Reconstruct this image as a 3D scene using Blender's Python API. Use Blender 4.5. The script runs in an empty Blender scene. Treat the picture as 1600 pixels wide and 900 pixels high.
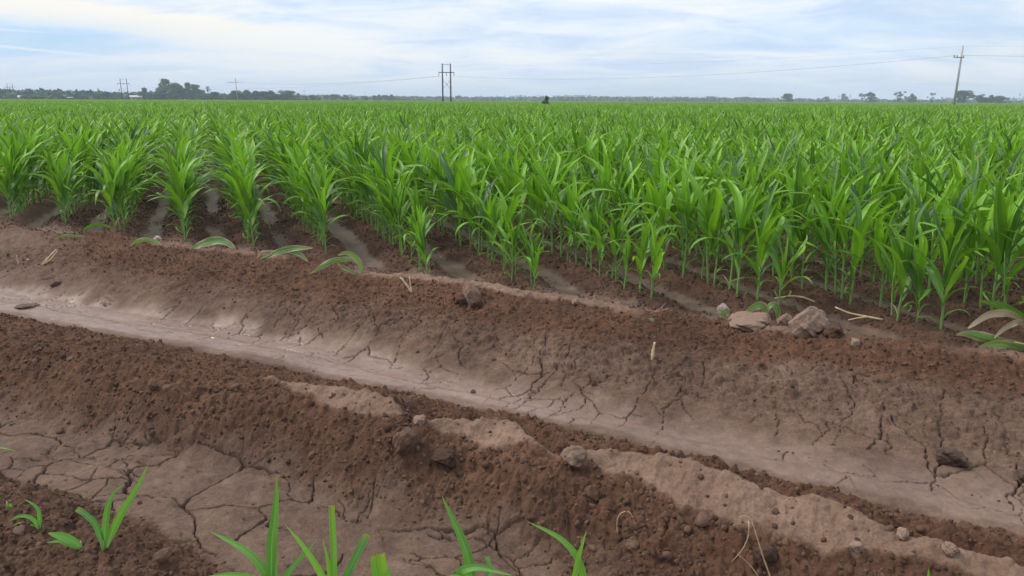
import bpy, math, random
import numpy as np
random.seed(7)
RNG = np.random.default_rng(7)
PI = math.pi
scene = bpy.context.scene
COL = scene.collection

# ------------------------------------------------------------------ camera geometry
F = 1180.0; PITCH = math.radians(13.95); ROLL = math.radians(0.25); CAMH = 1.65

def ray(px, py):
    x = (px - 800) / F; y = -(py - 450) / F
    c, s = math.cos(ROLL), math.sin(ROLL)
    x, y = c * x - s * y, s * x + c * y
    return np.array([x, math.cos(PITCH) + y * math.sin(PITCH), -math.sin(PITCH) + y * math.cos(PITCH)])

def at_z(px, py, z):
    d = ray(px, py); t = (z - CAMH) / d[2]
    return np.array([d[0] * t, d[1] * t, z])

def at_depth(px, py, y):
    d = ray(px, py); t = y / d[1]
    return np.array([d[0] * t, y, CAMH + d[2] * t])

# berm frame: u along the berms (to the left and away), v across them (away from the camera)
A = math.radians(-64.5)
UX, UY = math.sin(A), math.cos(A)
VX, VY = UY, -UX
def to_uv(x, y): return x * UX + y * UY, x * VX + y * VY
def from_uv(u, v): return u * UX + v * VX, u * UY + v * VY
# crop rows frame
B = math.radians(-21.6)
WX, WY = math.sin(B), math.cos(B)
SX, SY = WY, -WX
ROW = 0.70; S0 = -0.36 - 2 * ROW

# ------------------------------------------------------------------ noise
def h2(ix, iy, seed):
    ix = ix.astype(np.int64); iy = iy.astype(np.int64)
    n = (ix * 374761393 + iy * 668265263 + seed * 1442695041) & 0xFFFFFFFF
    n = ((n ^ (n >> 13)) * 1274126177) & 0xFFFFFFFF
    n = ((n ^ (n >> 15)) * 2246822519) & 0xFFFFFFFF
    n = n ^ (n >> 16)
    return (n & 0xFFFFFF) / float(0x1000000)

def vnoise(x, y, seed=0):
    ix = np.floor(x); iy = np.floor(y); fx = x - ix; fy = y - iy
    fx = fx * fx * fx * (fx * (fx * 6 - 15) + 10); fy = fy * fy * fy * (fy * (fy * 6 - 15) + 10)
    a = h2(ix, iy, seed); b = h2(ix + 1, iy, seed); c = h2(ix, iy + 1, seed); d = h2(ix + 1, iy + 1, seed)
    return (a + (b - a) * fx) * (1 - fy) + (c + (d - c) * fx) * fy

def fbm(x, y, octv=4, seed=0, gain=0.5):
    s = np.zeros_like(x); a = 1.0; t = 0.0; f = 1.0
    for o in range(octv):
        s += a * (vnoise(x * f + 17.3 * o, y * f - 9.1 * o, seed + o) * 2 - 1); t += a
        a *= gain; f *= 2.03
    return s / t

def voronoi(x, y, seed=0):
    ix = np.floor(x); iy = np.floor(y)
    f1 = np.full_like(x, 9.0); f2 = np.full_like(x, 9.0); rid = np.zeros_like(x)
    for dx in (-1, 0, 1):
        for dy in (-1, 0, 1):
            cx = ix + dx; cy = iy + dy
            d = np.hypot(cx + h2(cx, cy, seed) - x, cy + h2(cx, cy, seed + 51) - y)
            r = h2(cx, cy, seed + 77)
            closer = d < f1
            f2 = np.where(closer, f1, np.minimum(f2, d))
            rid = np.where(closer, r, rid)
            f1 = np.where(closer, d, f1)
    return f1, f2, rid

def voro_edge(x, y, seed=0):
    """distance to the nearest cell border, and a random number per cell"""
    ix = np.floor(x); iy = np.floor(y)
    f1 = np.full_like(x, 9.0); qx = np.zeros_like(x); qy = np.zeros_like(x); rid = np.zeros_like(x)
    for dx in (-1, 0, 1):
        for dy in (-1, 0, 1):
            cx = ix + dx; cy = iy + dy
            ax = cx + h2(cx, cy, seed); ay = cy + h2(cx, cy, seed + 51)
            d = np.hypot(ax - x, ay - y); k = d < f1
            f1 = np.where(k, d, f1); qx = np.where(k, ax, qx); qy = np.where(k, ay, qy); rid = np.where(k, h2(cx, cy, seed + 77), rid)
    e = np.full_like(x, 9.0)
    for dx in (-2, -1, 0, 1, 2):
        for dy in (-2, -1, 0, 1, 2):
            cx = ix + dx; cy = iy + dy
            ax = cx + h2(cx, cy, seed); ay = cy + h2(cx, cy, seed + 51)
            nx = ax - qx; ny = ay - qy; l = np.hypot(nx, ny)
            d = ((ax + qx) * .5 - x) * nx + ((ay + qy) * .5 - y) * ny
            e = np.where(l > 1e-6, np.minimum(e, d / np.maximum(l, 1e-6)), e)
    return e, rid

def sstep(a, b, x):
    t = np.clip((x - a) / (b - a), 0, 1)
    return t * t * (3 - 2 * t)

# ------------------------------------------------------------------ landform lines read off the photo (pixel, assumed height)
def line(z, pts):
    uv = [to_uv(*at_z(px, py, z)[:2]) for px, py in pts]
    uv.sort()
    a = np.array(uv)
    return a[:, 0], a[:, 1]
LN = {
 'L0': line(0.0, [(0, 735), (100, 775), (200, 810), (300, 850), (380, 905), (420, 940)]),
 'L1': line(0.0, [(0, 650), (150, 690), (300, 720), (450, 760), (600, 810), (750, 860), (850, 900), (950, 940)]),
 'LC': line(0.235, [(300, 585), (380, 598), (430, 613), (500, 637), (560, 655), (627, 663), (690, 676), (760, 697), (833, 706), (853, 727),
                   (1000, 757), (1064, 791), (1135, 806), (1232, 832), (1285, 855), (1431, 881), (1520, 905), (1600, 930)]),
 'L2': line(0.27, [(0, 512), (200, 560), (400, 595), (500, 614), (560, 622), (600, 631), (627, 653), (660, 661), (707, 656), (770, 658), (808, 666), (838, 700), (870, 714), (905, 709), (960, 707), (1000, 711), (1100, 741),
                   (1200, 770), (1300, 796), (1400, 830), (1500, 860), (1600, 885)]),
 'L3': line(-0.06, [(0, 492), (155, 525), (272, 544), (400, 568), (550, 606), (700, 631), (850, 661), (1000, 702), (1150, 742), (1300, 780),
                    (1487, 825), (1600, 847)]),
 'L5': line(-0.05, [(0, 450), (200, 485), (400, 520), (600, 565), (800, 610), (1000, 652), (1200, 690), (1400, 730), (1600, 770)]),
 'L6': line(0.14, [(0, 390), (200, 425), (400, 455), (600, 480), (800, 515), (1000, 540), (1200, 565), (1400, 590), (1600, 620)]),
 'L7': line(0.24, [(0, 358), (100, 372), (200, 378), (300, 388), (400, 398), (500, 415), (600, 432), (700, 440), (800, 457), (900, 470),
                   (1010, 488), (1130, 505), (1240, 520), (1400, 540), (1500, 552), (1600, 562)]),
}
HEAPS = [(*to_uv(*at_z(15, 362, .26)[:2]), .05, .42, .22), (*to_uv(*at_z(160, 372, .26)[:2]), .05, .35, .16), (*to_uv(*at_z(735, 452, .26)[:2]), .03, .12, .12)]
def V(name, u): return np.interp(u, *LN[name])

def landform(x, y):
    """smooth shape of the land: (height, dict of zone distances)"""
    u, v = to_uv(x, y)
    wob = fbm(u * 1.3, v * 1.3, 3, 5) * 0.05 + fbm(u * 5, v * 5, 2, 9) * 0.018
    vv = v + wob
    L0, L1, LC, L2, L3, L5, L6, L7 = [V(k, u) for k in ('L0', 'L1', 'LC', 'L2', 'L3', 'L5', 'L6', 'L7')]
    knots = [(L0 - 0.7, 0.02), (L0 - 0.25, 0.05), (L0 + 0.02, 0.0), (L1, 0.0), (L2 - 0.13, 0.232), (L2, 0.275), (L2 + 0.10, 0.245),
             (L3, -0.06), (L5, -0.06), (L6, 0.14), (L7 - 0.10, 0.222), (L7, 0.245), (L7 + 0.10, 0.225), (L7 + 0.42, 0.075)]
    z = np.full_like(u, 0.02)
    for (a, za), (b, zb) in zip(knots[:-1], knots[1:]):
        t = np.clip((vv - a) / np.maximum(b - a, 0.02), 0, 1)
        z = z + (zb - za) * (0.5 * t + 0.5 * t * t * (3 - 2 * t))
    # scooped hollows just behind the near crest
    for uc, du, dep in ((1.55, 0.34, 0.12), (0.93, 0.26, 0.11), (0.22, 0.14, 0.08), (-0.42, 0.34, 0.16), (2.9, .5, .05), (4.3, .3, .07)):
        z = z - dep * np.exp(-((u - uc) / du) ** 4) * np.exp(-((v - (L2 + 0.17)) / 0.11) ** 2)
    for (hx, hy, hz_, ra, rb) in HEAPS:
        z = z + hz_ * np.exp(-((u - hx) / ra) ** 2 - ((v - hy) / rb) ** 2)
    # bright central step of the ditch bed
    z = z - 0.012 * sstep(0.0, 0.06, vv - (L3 + 0.55 * (L5 - L3))) * (1 - sstep(0.0, 0.25, vv - L5))
    fm = sstep(0.55, 0.95, vv - L7)
    s = x * SX + y * SY
    r = 0.5 + 0.5 * np.cos(2 * PI * (s - S0) / ROW + 0.5 * fbm(x * .8, y * .8, 2, 31))
    ridge = r ** 0.8
    z = z + fm * (ridge * 0.075 - 0.02)
    return z, dict(u=u, v=vv, L0=L0, L1=L1, LC=LC, L2=L2, L3=L3, L5=L5, L6=L6, L7=L7, fm=fm, ridge=ridge)

def bumps(x, y, cell, seed, rmin=0.22, rmax=0.55):
    f1, f2, rid = voronoi(x / cell, y / cell, seed)
    R = rmin + (rmax - rmin) * rid * rid
    return np.sqrt(np.maximum(0, 1 - (f1 / R) ** 2)) * R * cell

def ground_full(x, y, near=True):
    """height and material masks"""
    z, d = landform(x, y)
    u, v = d['u'], d['v']
    n1 = fbm(u * 6, v * 6, 4, 61)
    # material masks ---------------------------------------------------------
    plate = sstep(-0.03, 0.03, v - d['L0'] + 0.03 * n1) * (1 - sstep(-0.04, 0.17, v - d['L1'] + 0.12 * n1))
    bed = sstep(-0.02, 0.05, v - d['L3'] + 0.02 * n1) * (1 - sstep(-0.16, 0.10, v - d['L6'] + 0.16 * n1))
    # at the far left the whole far slope is smooth mud
    left = sstep(6.6, 7.8, u)
    bed = np.maximum(bed, left * sstep(0, .05, v - d['L3']) * (1 - sstep(0.25, .5, v - d['L6'] + .2 * n1)))
    pale = sstep(0.0, 0.05, v - d['L3'] - 0.03 + 0.02 * n1) * (1 - sstep(-0.12, 0.22, v - d['L5'] + 0.12 * n1)) * (.62 + .38 * sstep(.3, 2.2, u))
    band = 1 - sstep(0.0, 0.06, np.abs(v - d['L3'] - 0.0) - 0.09 + 0.04 * n1)       # dark crumbled strip on the near bank
    pale = pale * (1 - 0.7 * band)
    nc = fbm(u * 14, v * 14, 3, 71)
    crust = sstep(-0.02, 0.02, v - d['LC'] + 0.030 * nc + .03 * n1) * (1 - sstep(-0.005, 0.03, v - d['L2'] - 0.030 + 0.035 * nc)) * (1 - sstep(2.5, 3.3, u + .3 * n1))
    seg = sstep(1.2, 1.5, u) * (1 - sstep(3.7, 4.1, u)) + 0.7 * sstep(4.6, 4.9, u) * (1 - sstep(6.3, 6.6, u)) \
        + 0.8 * np.exp(-((u - 0.35) / 0.35) ** 2) + 0.6 * np.exp(-((u + 0.75) / 0.25) ** 2)
    crust2 = seg * sstep(-0.05, -0.01, v - d['L7'] + 0.03 + 0.035 * nc) * (1 - sstep(0.1, 0.16, v - d['L7'] + 0.03 * nc))
    crust = np.clip(crust + crust2, 0, 1)
    field = sstep(0.16, 0.30, v - d['L7'] + 0.1 * n1)
    headmud = sstep(0.30, 0.42, v - d['L7'] + 0.12 * n1) * (1 - d['fm']) * sstep(-.1, .2, fbm(u * 2.2, v * 2.2, 2, 93) + .1)
    furrow = d['fm'] * (1 - sstep(0.08, 0.38, d['ridge'] + 0.16 * n1 - .12 * np.exp(-((x * SX + y * SY - S0 - 4.5 * ROW) / .3) ** 2))) * sstep(-.25, .25, fbm((x * SX + y * SY) * .9, (x * WX + y * WY) * .45, 3, 97) + .34 + .5 * np.exp(-((x * SX + y * SY - S0 - 4.5 * ROW) / .3) ** 2))
    fmud = np.clip(headmud + furrow, 0, 1)
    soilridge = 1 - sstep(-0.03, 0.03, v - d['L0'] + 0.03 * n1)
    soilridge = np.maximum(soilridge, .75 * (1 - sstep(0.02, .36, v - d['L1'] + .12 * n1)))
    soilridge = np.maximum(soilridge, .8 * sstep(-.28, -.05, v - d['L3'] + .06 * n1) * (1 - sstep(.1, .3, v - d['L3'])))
    crust_edge = crust
    smooth = np.clip(np.maximum.reduce([plate, bed, fmud]), 0, 1)
    # fine shape -------------------------------------------------------------
    crumb = 1 - np.clip(smooth, 0, 1)
    crumb_b = np.clip(crumb - 0.75 * crust, 0.12, 1)
    if near:
        gx = x + .012 * nc; gy = y + .012 * fbm(x * 15, y * 15, 3, 29); lump = bumps(gx, gy, 0.11, 3) * 0.42 + bumps(gx, gy, 0.055, 13) * 0.62 + bumps(gx + .5, gy, 0.036, 27) * .6 + bumps(gx, gy, 0.021, 23) * 0.75
        z = z + crumb_b * (lump + 0.016 * n1 + 0.010 * nc + 0.008 * fbm(u * 45, v * 45, 3, 44))
        z = z + .012 * sstep(.15, .6, crust) + crust * (0.012 * fbm(u * 26, v * 7, 3, 47) + 0.010 * nc + .006 * n1 + .30 * bumps(x, y, .06, 91, .05, .6) + .35 * bumps(x, y, .028, 95, .05, .6))
        z = z + plate * (.014 * fbm(u * 5, v * 7, 3, 83) + .004 * fbm(u * 22, v * 30, 3, 87) - 1.1 * bumps(gx, gy, .07, 89, .0, .16))
        z = z + smooth * (0.006 * fbm(u * 3, v * 8, 3, 81) + 0.0022 * fbm(u * 12, v * 40, 3, 85))
        # rough speckle on the far slope of the ditch
        rough = bed * sstep(0.05, 0.45, v - d['L5'])
        z = z + 1.7 * rough * (0.55 * bumps(gx, gy, 0.06, 33, .05, .55) + 0.55 * bumps(gx, gy, .028, 35, .1, .55) + 0.012 * fbm(u * 16, v * 22, 4, 36) + .6 * bumps(gx, gy, .017, 39, .1, .5) - .005 * sstep(.1, .6, fbm(u * 30, v * 40, 3, 38)))
        # cracks: plates of drying mud
        jx = .030 * fbm(u * 9, v * 9, 3, 161) + .008 * fbm(u * 40, v * 40, 2, 163); jy = .030 * fbm(u * 9, v * 9, 3, 165) + .008 * fbm(u * 40, v * 40, 2, 167)
        wx = u + 0.09 * fbm(u * 2.6, v * 2.6, 2, 101) + jx; wy = v + 0.09 * fbm(u * 2.6, v * 2.6, 2, 105) + jy
        def cracks(cx, cy, seed, wmin, wmax, bias, fu, fv):
            e, rid = voro_edge(wx / cx, wy / cy, seed)
            e = e * min(cx, cy)
            w_ = np.clip(fbm(u * fu, v * fv, 2, seed + 9) * 1.6 + bias, 0, 1)
            w_ = np.where(w_ > .02, wmin + (wmax - wmin) * w_, 0)
            return np.where(w_ > 0, 1 - sstep(0.45, 1.0, e / np.maximum(w_, 1e-4)), 0), e, rid
        cr, e, rid = cracks(.40, .25, 111, .0020, .0060, .50, 3.2, 4.0)
        cr = cr * plate
        cr2, _, _ = cracks(.17, .12, 121, .0020, .0040, -.30, 1.8, 2.2); cr2 = cr2 * plate
        z = z + plate * (0.010 * sstep(0, 0.06, e) + (rid - .5) * .012)
        slope_w = sstep(-0.30, 0.05, v - d['L5']) * (1 - sstep(-0.10, 0.16, v - d['L6'])) * bed
        cr3, _, _ = cracks(.23, .50, 141, .0017, .0044, -.08 - .22 * sstep(3.0, 5.0, u), 5.0, 3.2); cr3 = cr3 * slope_w
        cr4, _, _ = cracks(.19, .30, 151, .0018, .0034, -.26 - .2 * sstep(3.0, 5.0, u), 3.4, 4.0); cr4 = cr4 * bed * sstep(-.45, -.1, v - d['L5'])
        crack = np.clip(np.maximum.reduce([cr, .8 * cr2, cr3, .8 * cr4]), 0, 1)
        z = z - 0.030 * crack
    else:
        z = z + crumb_b * 0.02 * n1
        crack = np.zeros_like(z)
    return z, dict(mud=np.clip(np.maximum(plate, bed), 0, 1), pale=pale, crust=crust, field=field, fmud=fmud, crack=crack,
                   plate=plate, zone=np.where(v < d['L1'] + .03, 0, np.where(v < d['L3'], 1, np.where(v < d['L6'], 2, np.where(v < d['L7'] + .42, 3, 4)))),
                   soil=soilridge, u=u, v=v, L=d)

def gz(x, y):
    return float(ground_full(np.array([float(x)]), np.array([float(y)]))[0][0])

def on_ground(px, py):
    """where the line of sight through a pixel of the photo meets the land"""
    d = ray(px, py)
    t = np.linspace(1.4, 16, 3000)
    x = d[0] * t; y = d[1] * t; z = CAMH + d[2] * t
    h = landform(x, y)[0]
    i = int(np.argmax(z < h))
    return np.array([x[i], y[i], gz(x[i], y[i])])

# ------------------------------------------------------------------ objects and tags
def tag(o, label=None, cat=None, group=None, kind=None):
    if label: o['label'] = label
    if cat: o['category'] = cat
    if group: o['group'] = group
    if kind: o['kind'] = kind
    return o

def empty(name, loc, rz=0.0):
    o = bpy.data.objects.new(name, None)
    o.location = loc; o.rotation_euler = (0, 0, rz); o.empty_display_size = 0.1
    COL.objects.link(o)
    return o

class Buf:
    def __init__(s):
        s.v = []; s.f = []; s.uv = []; s.t = []; s.n = 0
    def add(s, verts, faces, uv=None, tone=0.5):
        verts = np.asarray(verts, float)
        s.v.append(verts)
        s.f += [tuple(i + s.n for i in f) for f in faces]
        s.uv.append(np.zeros((len(verts), 2)) if uv is None else np.asarray(uv, float))
        s.t.append(np.full(len(verts), tone) if np.isscalar(tone) else np.asarray(tone))
        s.n += len(verts)
    def mesh(s, name, mat, smooth=True):
        me = bpy.data.meshes.new(name)
        V_ = np.concatenate(s.v)
        me.from_pydata(V_.tolist(), [], s.f)
        uv = np.concatenate(s.uv); t = np.concatenate(s.t)
        at = me.attributes.new('leafuv', 'FLOAT_VECTOR', 'POINT')
        at.data.foreach_set('vector', np.column_stack([uv, np.zeros(len(uv))]).ravel())
        at = me.attributes.new('tone', 'FLOAT', 'POINT'); at.data.foreach_set('value', t)
        me.polygons.foreach_set('use_smooth', [smooth] * len(me.polygons))
        me.materials.append(mat); me.update()
        return me
    def build(s, name, mat, parent=None, loc=None, smooth=True):
        o = bpy.data.objects.new(name, s.mesh(name, mat, smooth))
        COL.objects.link(o)
        if parent is not None: o.parent = parent
        if loc is not None: o.location = loc
        return o

def tube(buf, pts, rad, sides=7, tone=0.5, caps=True):
    pts = np.asarray(pts, float); n = len(pts)
    rad = np.broadcast_to(rad, (n,))
    tg = np.gradient(pts, axis=0); tg /= np.linalg.norm(tg, axis=1)[:, None] + 1e-9
    ref = np.array([0.0, 0, 1]) if abs(tg[0][2]) < 0.9 else np.array([1.0, 0, 0])
    vs = []; uv = []
    a = np.linspace(0, 2 * PI, sides, endpoint=False)
    for i in range(n):
        s_ = np.cross(tg[i], ref); s_ /= np.linalg.norm(s_) + 1e-9
        b_ = np.cross(tg[i], s_)
        vs.append(pts[i] + rad[i] * (np.cos(a)[:, None] * s_ + np.sin(a)[:, None] * b_))
        uv += [(0.5, i / max(n - 1, 1))] * sides
    fs = [(i * sides + j, i * sides + (j + 1) % sides, (i + 1) * sides + (j + 1) % sides, (i + 1) * sides + j) for i in range(n - 1) for j in range(sides)]
    if caps:
        fs.append(tuple(range(sides))[::-1]); fs.append(tuple((n - 1) * sides + j for j in range(sides)))
    buf.add(np.concatenate(vs), fs, uv, tone)

def box(buf, c, size, rot=None, tone=0.5):
    sx, sy, sz = np.array(size) / 2
    v = np.array([(x, y, z) for z in (-sz, sz) for y in (-sy, sy) for x in (-sx, sx)], float)
    if rot is not None: v = v @ np.array(rot).T
    buf.add(v + np.array(c), [(0, 2, 3, 1), (4, 5, 7, 6), (0, 1, 5, 4), (2, 6, 7, 3), (0, 4, 6, 2), (1, 3, 7, 5)], None, tone)

def resample(pts, n):
    pts = np.asarray(pts, float)
    d = np.r_[0, np.cumsum(np.linalg.norm(np.diff(pts, axis=0), axis=1))]; d /= d[-1]
    # Catmull-like smoothing: interpolate then relax
    t = np.linspace(0, 1, n)
    q = np.column_stack([np.interp(t, d, pts[:, k]) for k in range(3)])
    for _ in range(max(1, n // 6)):
        q[1:-1] = 0.25 * q[:-2] + 0.5 * q[1:-1] + 0.25 * q[2:]
    return q

def blade(buf, pts, side, width, fold=0.35, wave=0.0, cross=4, prof='corn', tone=0.5, seed=0, tip0=0.0):
    """a leaf along pts; side: vector(s) across the leaf; width: full width in metres"""
    pts = np.asarray(pts, float); n = len(pts)
    t = np.linspace(0, 1, n)
    tg = np.gradient(pts, axis=0); tg /= np.linalg.norm(tg, axis=1)[:, None] + 1e-9
    S = np.broadcast_to(np.asarray(side, float), (n, 3)).copy()
    S -= (S * tg).sum(1)[:, None] * tg
    S /= np.linalg.norm(S, axis=1)[:, None] + 1e-9
    N = np.cross(S, tg)
    N *= np.where(N[:, 2:3].mean() < 0, -1, 1)
    if prof == 'corn': w = np.minimum(1, 0.42 + 2.2 * t) * np.power(np.clip(1 - t ** 2.4, 0, 1), 0.85)
    elif prof == 'cut': w = np.minimum(1, 0.45 + 1.6 * t) * (1 - 0.12 * t)
    else: w = np.power(np.sin(np.clip(t * 0.93 + 0.05, 0, 1) * PI), 0.7)
    w = np.maximum(w, 0.03) * width / 2
    cs = np.linspace(-1, 1, cross + 1)
    vs = []; uv = []
    ph = (seed * 1.7) % 6.28
    for c in cs:
        off = fold * abs(c) * w + wave * c * abs(c) * w * np.sin(t * (9 + seed % 5) + ph + (1.3 if c > 0 else 0))
        vs.append(pts + S * (c * w)[:, None] * math.cos(fold * .8) + N * off[:, None])
        uv.append(np.column_stack([np.full(n, c), t]))
    vs = np.stack(vs, 1).reshape(-1, 3); uv = np.stack(uv, 1).reshape(-1, 2)
    m = cross + 1
    fs = [(i * m + j, i * m + j + 1, (i + 1) * m + j + 1, (i + 1) * m + j) for i in range(n - 1) for j in range(cross)]
    buf.add(vs, fs, uv, tone)

# ------------------------------------------------------------------ materials
def nt(name):
    m = bpy.data.materials.new(name); m.use_nodes = True
    t = m.node_tree; t.nodes.clear()
    return m, t, t.nodes, t.links
def N(t, typ, **kw):
    n = t.nodes.new(typ)
    for k, v in kw.items():
        if k.startswith('i_'): n.inputs[k[2:].replace('_', ' ')].default_value = v
        else: setattr(n, k, v)
    return n
def mixc(t, fac, a, b, blend='MIX'):
    n = t.nodes.new('ShaderNodeMix'); n.data_type = 'RGBA'; n.blend_type = blend
    for sock, val in ((n.inputs['Factor'], fac), (n.inputs['A'], a), (n.inputs['B'], b)):
        pass
    f, A_, B_ = n.inputs[0], n.inputs[6], n.inputs[7]
    for s_, val in ((f, fac), (A_, a), (B_, b)):
        if hasattr(val, 'is_output'): t.links.new(val, s_)
        elif isinstance(val, tuple): s_.default_value = (*val[:3], 1)
        else: s_.default_value = val
    return n.outputs[2]
def math_(t, op, a, b=0.0, c=None, clamp=False):
    n = t.nodes.new('ShaderNodeMath'); n.operation = op; n.use_clamp = clamp
    for i, val in enumerate((a, b, c)):
        if val is None: continue
        if hasattr(val, 'is_output'): t.links.new(val, n.inputs[i])
        else: n.inputs[i].default_value = val
    return n.outputs[0]
def attr(t, name):
    n = t.nodes.new('ShaderNodeAttribute'); n.attribute_name = name
    return n
def noise(t, vec, scale, detail=4, rough=0.55, dist=0.0):
    n = N(t, 'ShaderNodeTexNoise'); n.inputs['Scale'].default_value = scale; n.inputs['Detail'].default_value = detail
    n.inputs['Roughness'].default_value = rough; n.inputs['Distortion'].default_value = dist
    if vec is not None: t.links.new(vec, n.inputs['Vector'])
    return n.outputs['Fac']
def ramp(t, fac, stops):
    n = N(t, 'ShaderNodeValToRGB'); e = n.color_ramp.elements
    while len(e) < len(stops): e.new(0.5)
    for el, (p, c) in zip(e, stops):
        el.position = p; el.color = (*c, 1) if len(c) == 3 else c
    t.links.new(fac, n.inputs[0])
    return n.outputs[0]

def soil_material():
    m, t, nd, lk = nt('soil')
    out = N(t, 'ShaderNodeOutputMaterial'); p = N(t, 'ShaderNodeBsdfPrincipled')
    lk.new(p.outputs[0], out.inputs[0])
    co = N(t, 'ShaderNodeTexCoord').outputs['Object']
    big = noise(t, co, 1.7, 5, .6); mid = noise(t, co, 14, 5, .6); fine = noise(t, co, 90, 4, .65); vf = noise(t, co, 320, 3, .6)
    v = math_(t, 'ADD', math_(t, 'MULTIPLY', big, .35), math_(t, 'ADD', math_(t, 'MULTIPLY', mid, .35), math_(t, 'MULTIPLY', fine, .3)))
    red = ramp(t, v, [(0.34, (0.041, 0.021, 0.013)), (0.5, (0.090, 0.047, 0.029)), (0.66, (0.172, 0.096, 0.060))])
    mud = ramp(t, v, [(0.38, (0.046, 0.029, 0.021)), (0.5, (0.100, 0.066, 0.050)), (0.63, (0.168, 0.119, 0.095))])
    plate = ramp(t, v, [(0.37, (0.056, 0.037, 0.027)), (0.5, (0.108, 0.074, 0.058)), (0.63, (0.172, 0.124, 0.099))])
    pale = ramp(t, v, [(0.36, (0.125, 0.082, 0.062)), (0.5, (0.185, 0.126, 0.100)), (0.64, (0.240, 0.172, 0.142))])
    crust = ramp(t, v, [(0.36, (0.105, 0.068, 0.049)), (0.5, (0.180, 0.124, 0.094)), (0.64, (0.262, 0.190, 0.150))])
    fld = ramp(t, v, [(0.32, (0.048, 0.027, 0.019)), (0.5, (0.085, 0.050, 0.036)), (0.68, (0.145, 0.090, 0.066))])
    fmud = ramp(t, v, [(0.36, (0.080, 0.052, 0.039)), (0.5, (0.125, 0.086, 0.067)), (0.64, (0.175, 0.125, 0.100))])
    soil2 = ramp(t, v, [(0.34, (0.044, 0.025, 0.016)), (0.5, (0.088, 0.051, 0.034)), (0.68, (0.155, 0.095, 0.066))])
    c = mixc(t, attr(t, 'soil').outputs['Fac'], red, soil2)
    c = mixc(t, attr(t, 'field').outputs['Fac'], c, fld)
    c = mixc(t, attr(t, 'mud').outputs['Fac'], c, mud)
    c = mixc(t, attr(t, 'plate').outputs['Fac'], c, plate)
    c = mixc(t, attr(t, 'pale').outputs['Fac'], c, pale)
    c = mixc(t, attr(t, 'fmud').outputs['Fac'], c, fmud)
    c = mixc(t, attr(t, 'crust').outputs['Fac'], c, crust)
    c = mixc(t, math_(t, 'MULTIPLY', attr(t, 'crack').outputs['Fac'], .8), c, (0.035, 0.022, 0.016))
    sp = math_(t, 'GREATER_THAN', vf, .69)
    c = mixc(t, math_(t, 'MULTIPLY', sp, .3), c, (0.36, 0.26, 0.19))
    c = mixc(t, 1.0, c, (1.05, .93, .83), 'MULTIPLY')
    lk.new(c, p.inputs['Base Color'])
    wet = math_(t, 'MAXIMUM', math_(t, 'MULTIPLY', attr(t, 'pale').outputs['Fac'], .9), math_(t, 'MULTIPLY', attr(t, 'fmud').outputs['Fac'], .6))
    ro = math_(t, 'ADD', math_(t, 'MULTIPLY', wet, -.70), .95)
    ro = math_(t, 'ADD', ro, math_(t, 'MULTIPLY', math_(t, 'SUBTRACT', mid, .5), .35), clamp=True)
    lk.new(ro, p.inputs['Roughness'])
    lk.new(math_(t, 'ADD', .3, math_(t, 'MULTIPLY', wet, .35)), p.inputs['Specular IOR Level'])
    b1 = N(t, 'ShaderNodeBump'); b1.inputs['Strength'].default_value = .9; b1.inputs['Distance'].default_value = .012
    # smooth mud gets weaker grain
    sm = math_(t, 'MAXIMUM', attr(t, 'mud').outputs['Fac'], attr(t, 'fmud').outputs['Fac'])
    k = math_(t, 'SUBTRACT', 1.0, math_(t, 'ADD', math_(t, 'MULTIPLY', sm, .70), math_(t, 'MULTIPLY', attr(t, 'pale').outputs['Fac'], .22)), clamp=True)
    hgt = math_(t, 'MULTIPLY', math_(t, 'ADD', math_(t, 'MULTIPLY', fine, .8), math_(t, 'MULTIPLY', vf, .35)), k)
    lk.new(hgt, b1.inputs['Height']); lk.new(b1.outputs[0], p.inputs['Normal'])
    return m

def clod_material(name, stops, rough=.95, NS=1.6):
    m, t, nd, lk = nt(name)
    out = N(t, 'ShaderNodeOutputMaterial'); p = N(t, 'ShaderNodeBsdfPrincipled'); lk.new(p.outputs[0], out.inputs[0])
    co = N(t, 'ShaderNodeTexCoord').outputs['Object']
    oi = N(t, 'ShaderNodeObjectInfo')
    v = math_(t, 'ADD', math_(t, 'MULTIPLY', noise(t, co, NS, 5, .65), .6), math_(t, 'MULTIPLY', oi.outputs['Random'], .4))
    lk.new(ramp(t, v, stops), p.inputs['Base Color']); p.inputs['Roughness'].default_value = rough
    p.inputs['Specular IOR Level'].default_value = .25
    b = N(t, 'ShaderNodeBump'); b.inputs['Strength'].default_value = .7; b.inputs['Distance'].default_value = .004
    lk.new(noise(t, co, 5, 5, .7), b.inputs['Height']); lk.new(b.outputs[0], p.inputs['Normal'])
    return m

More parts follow.
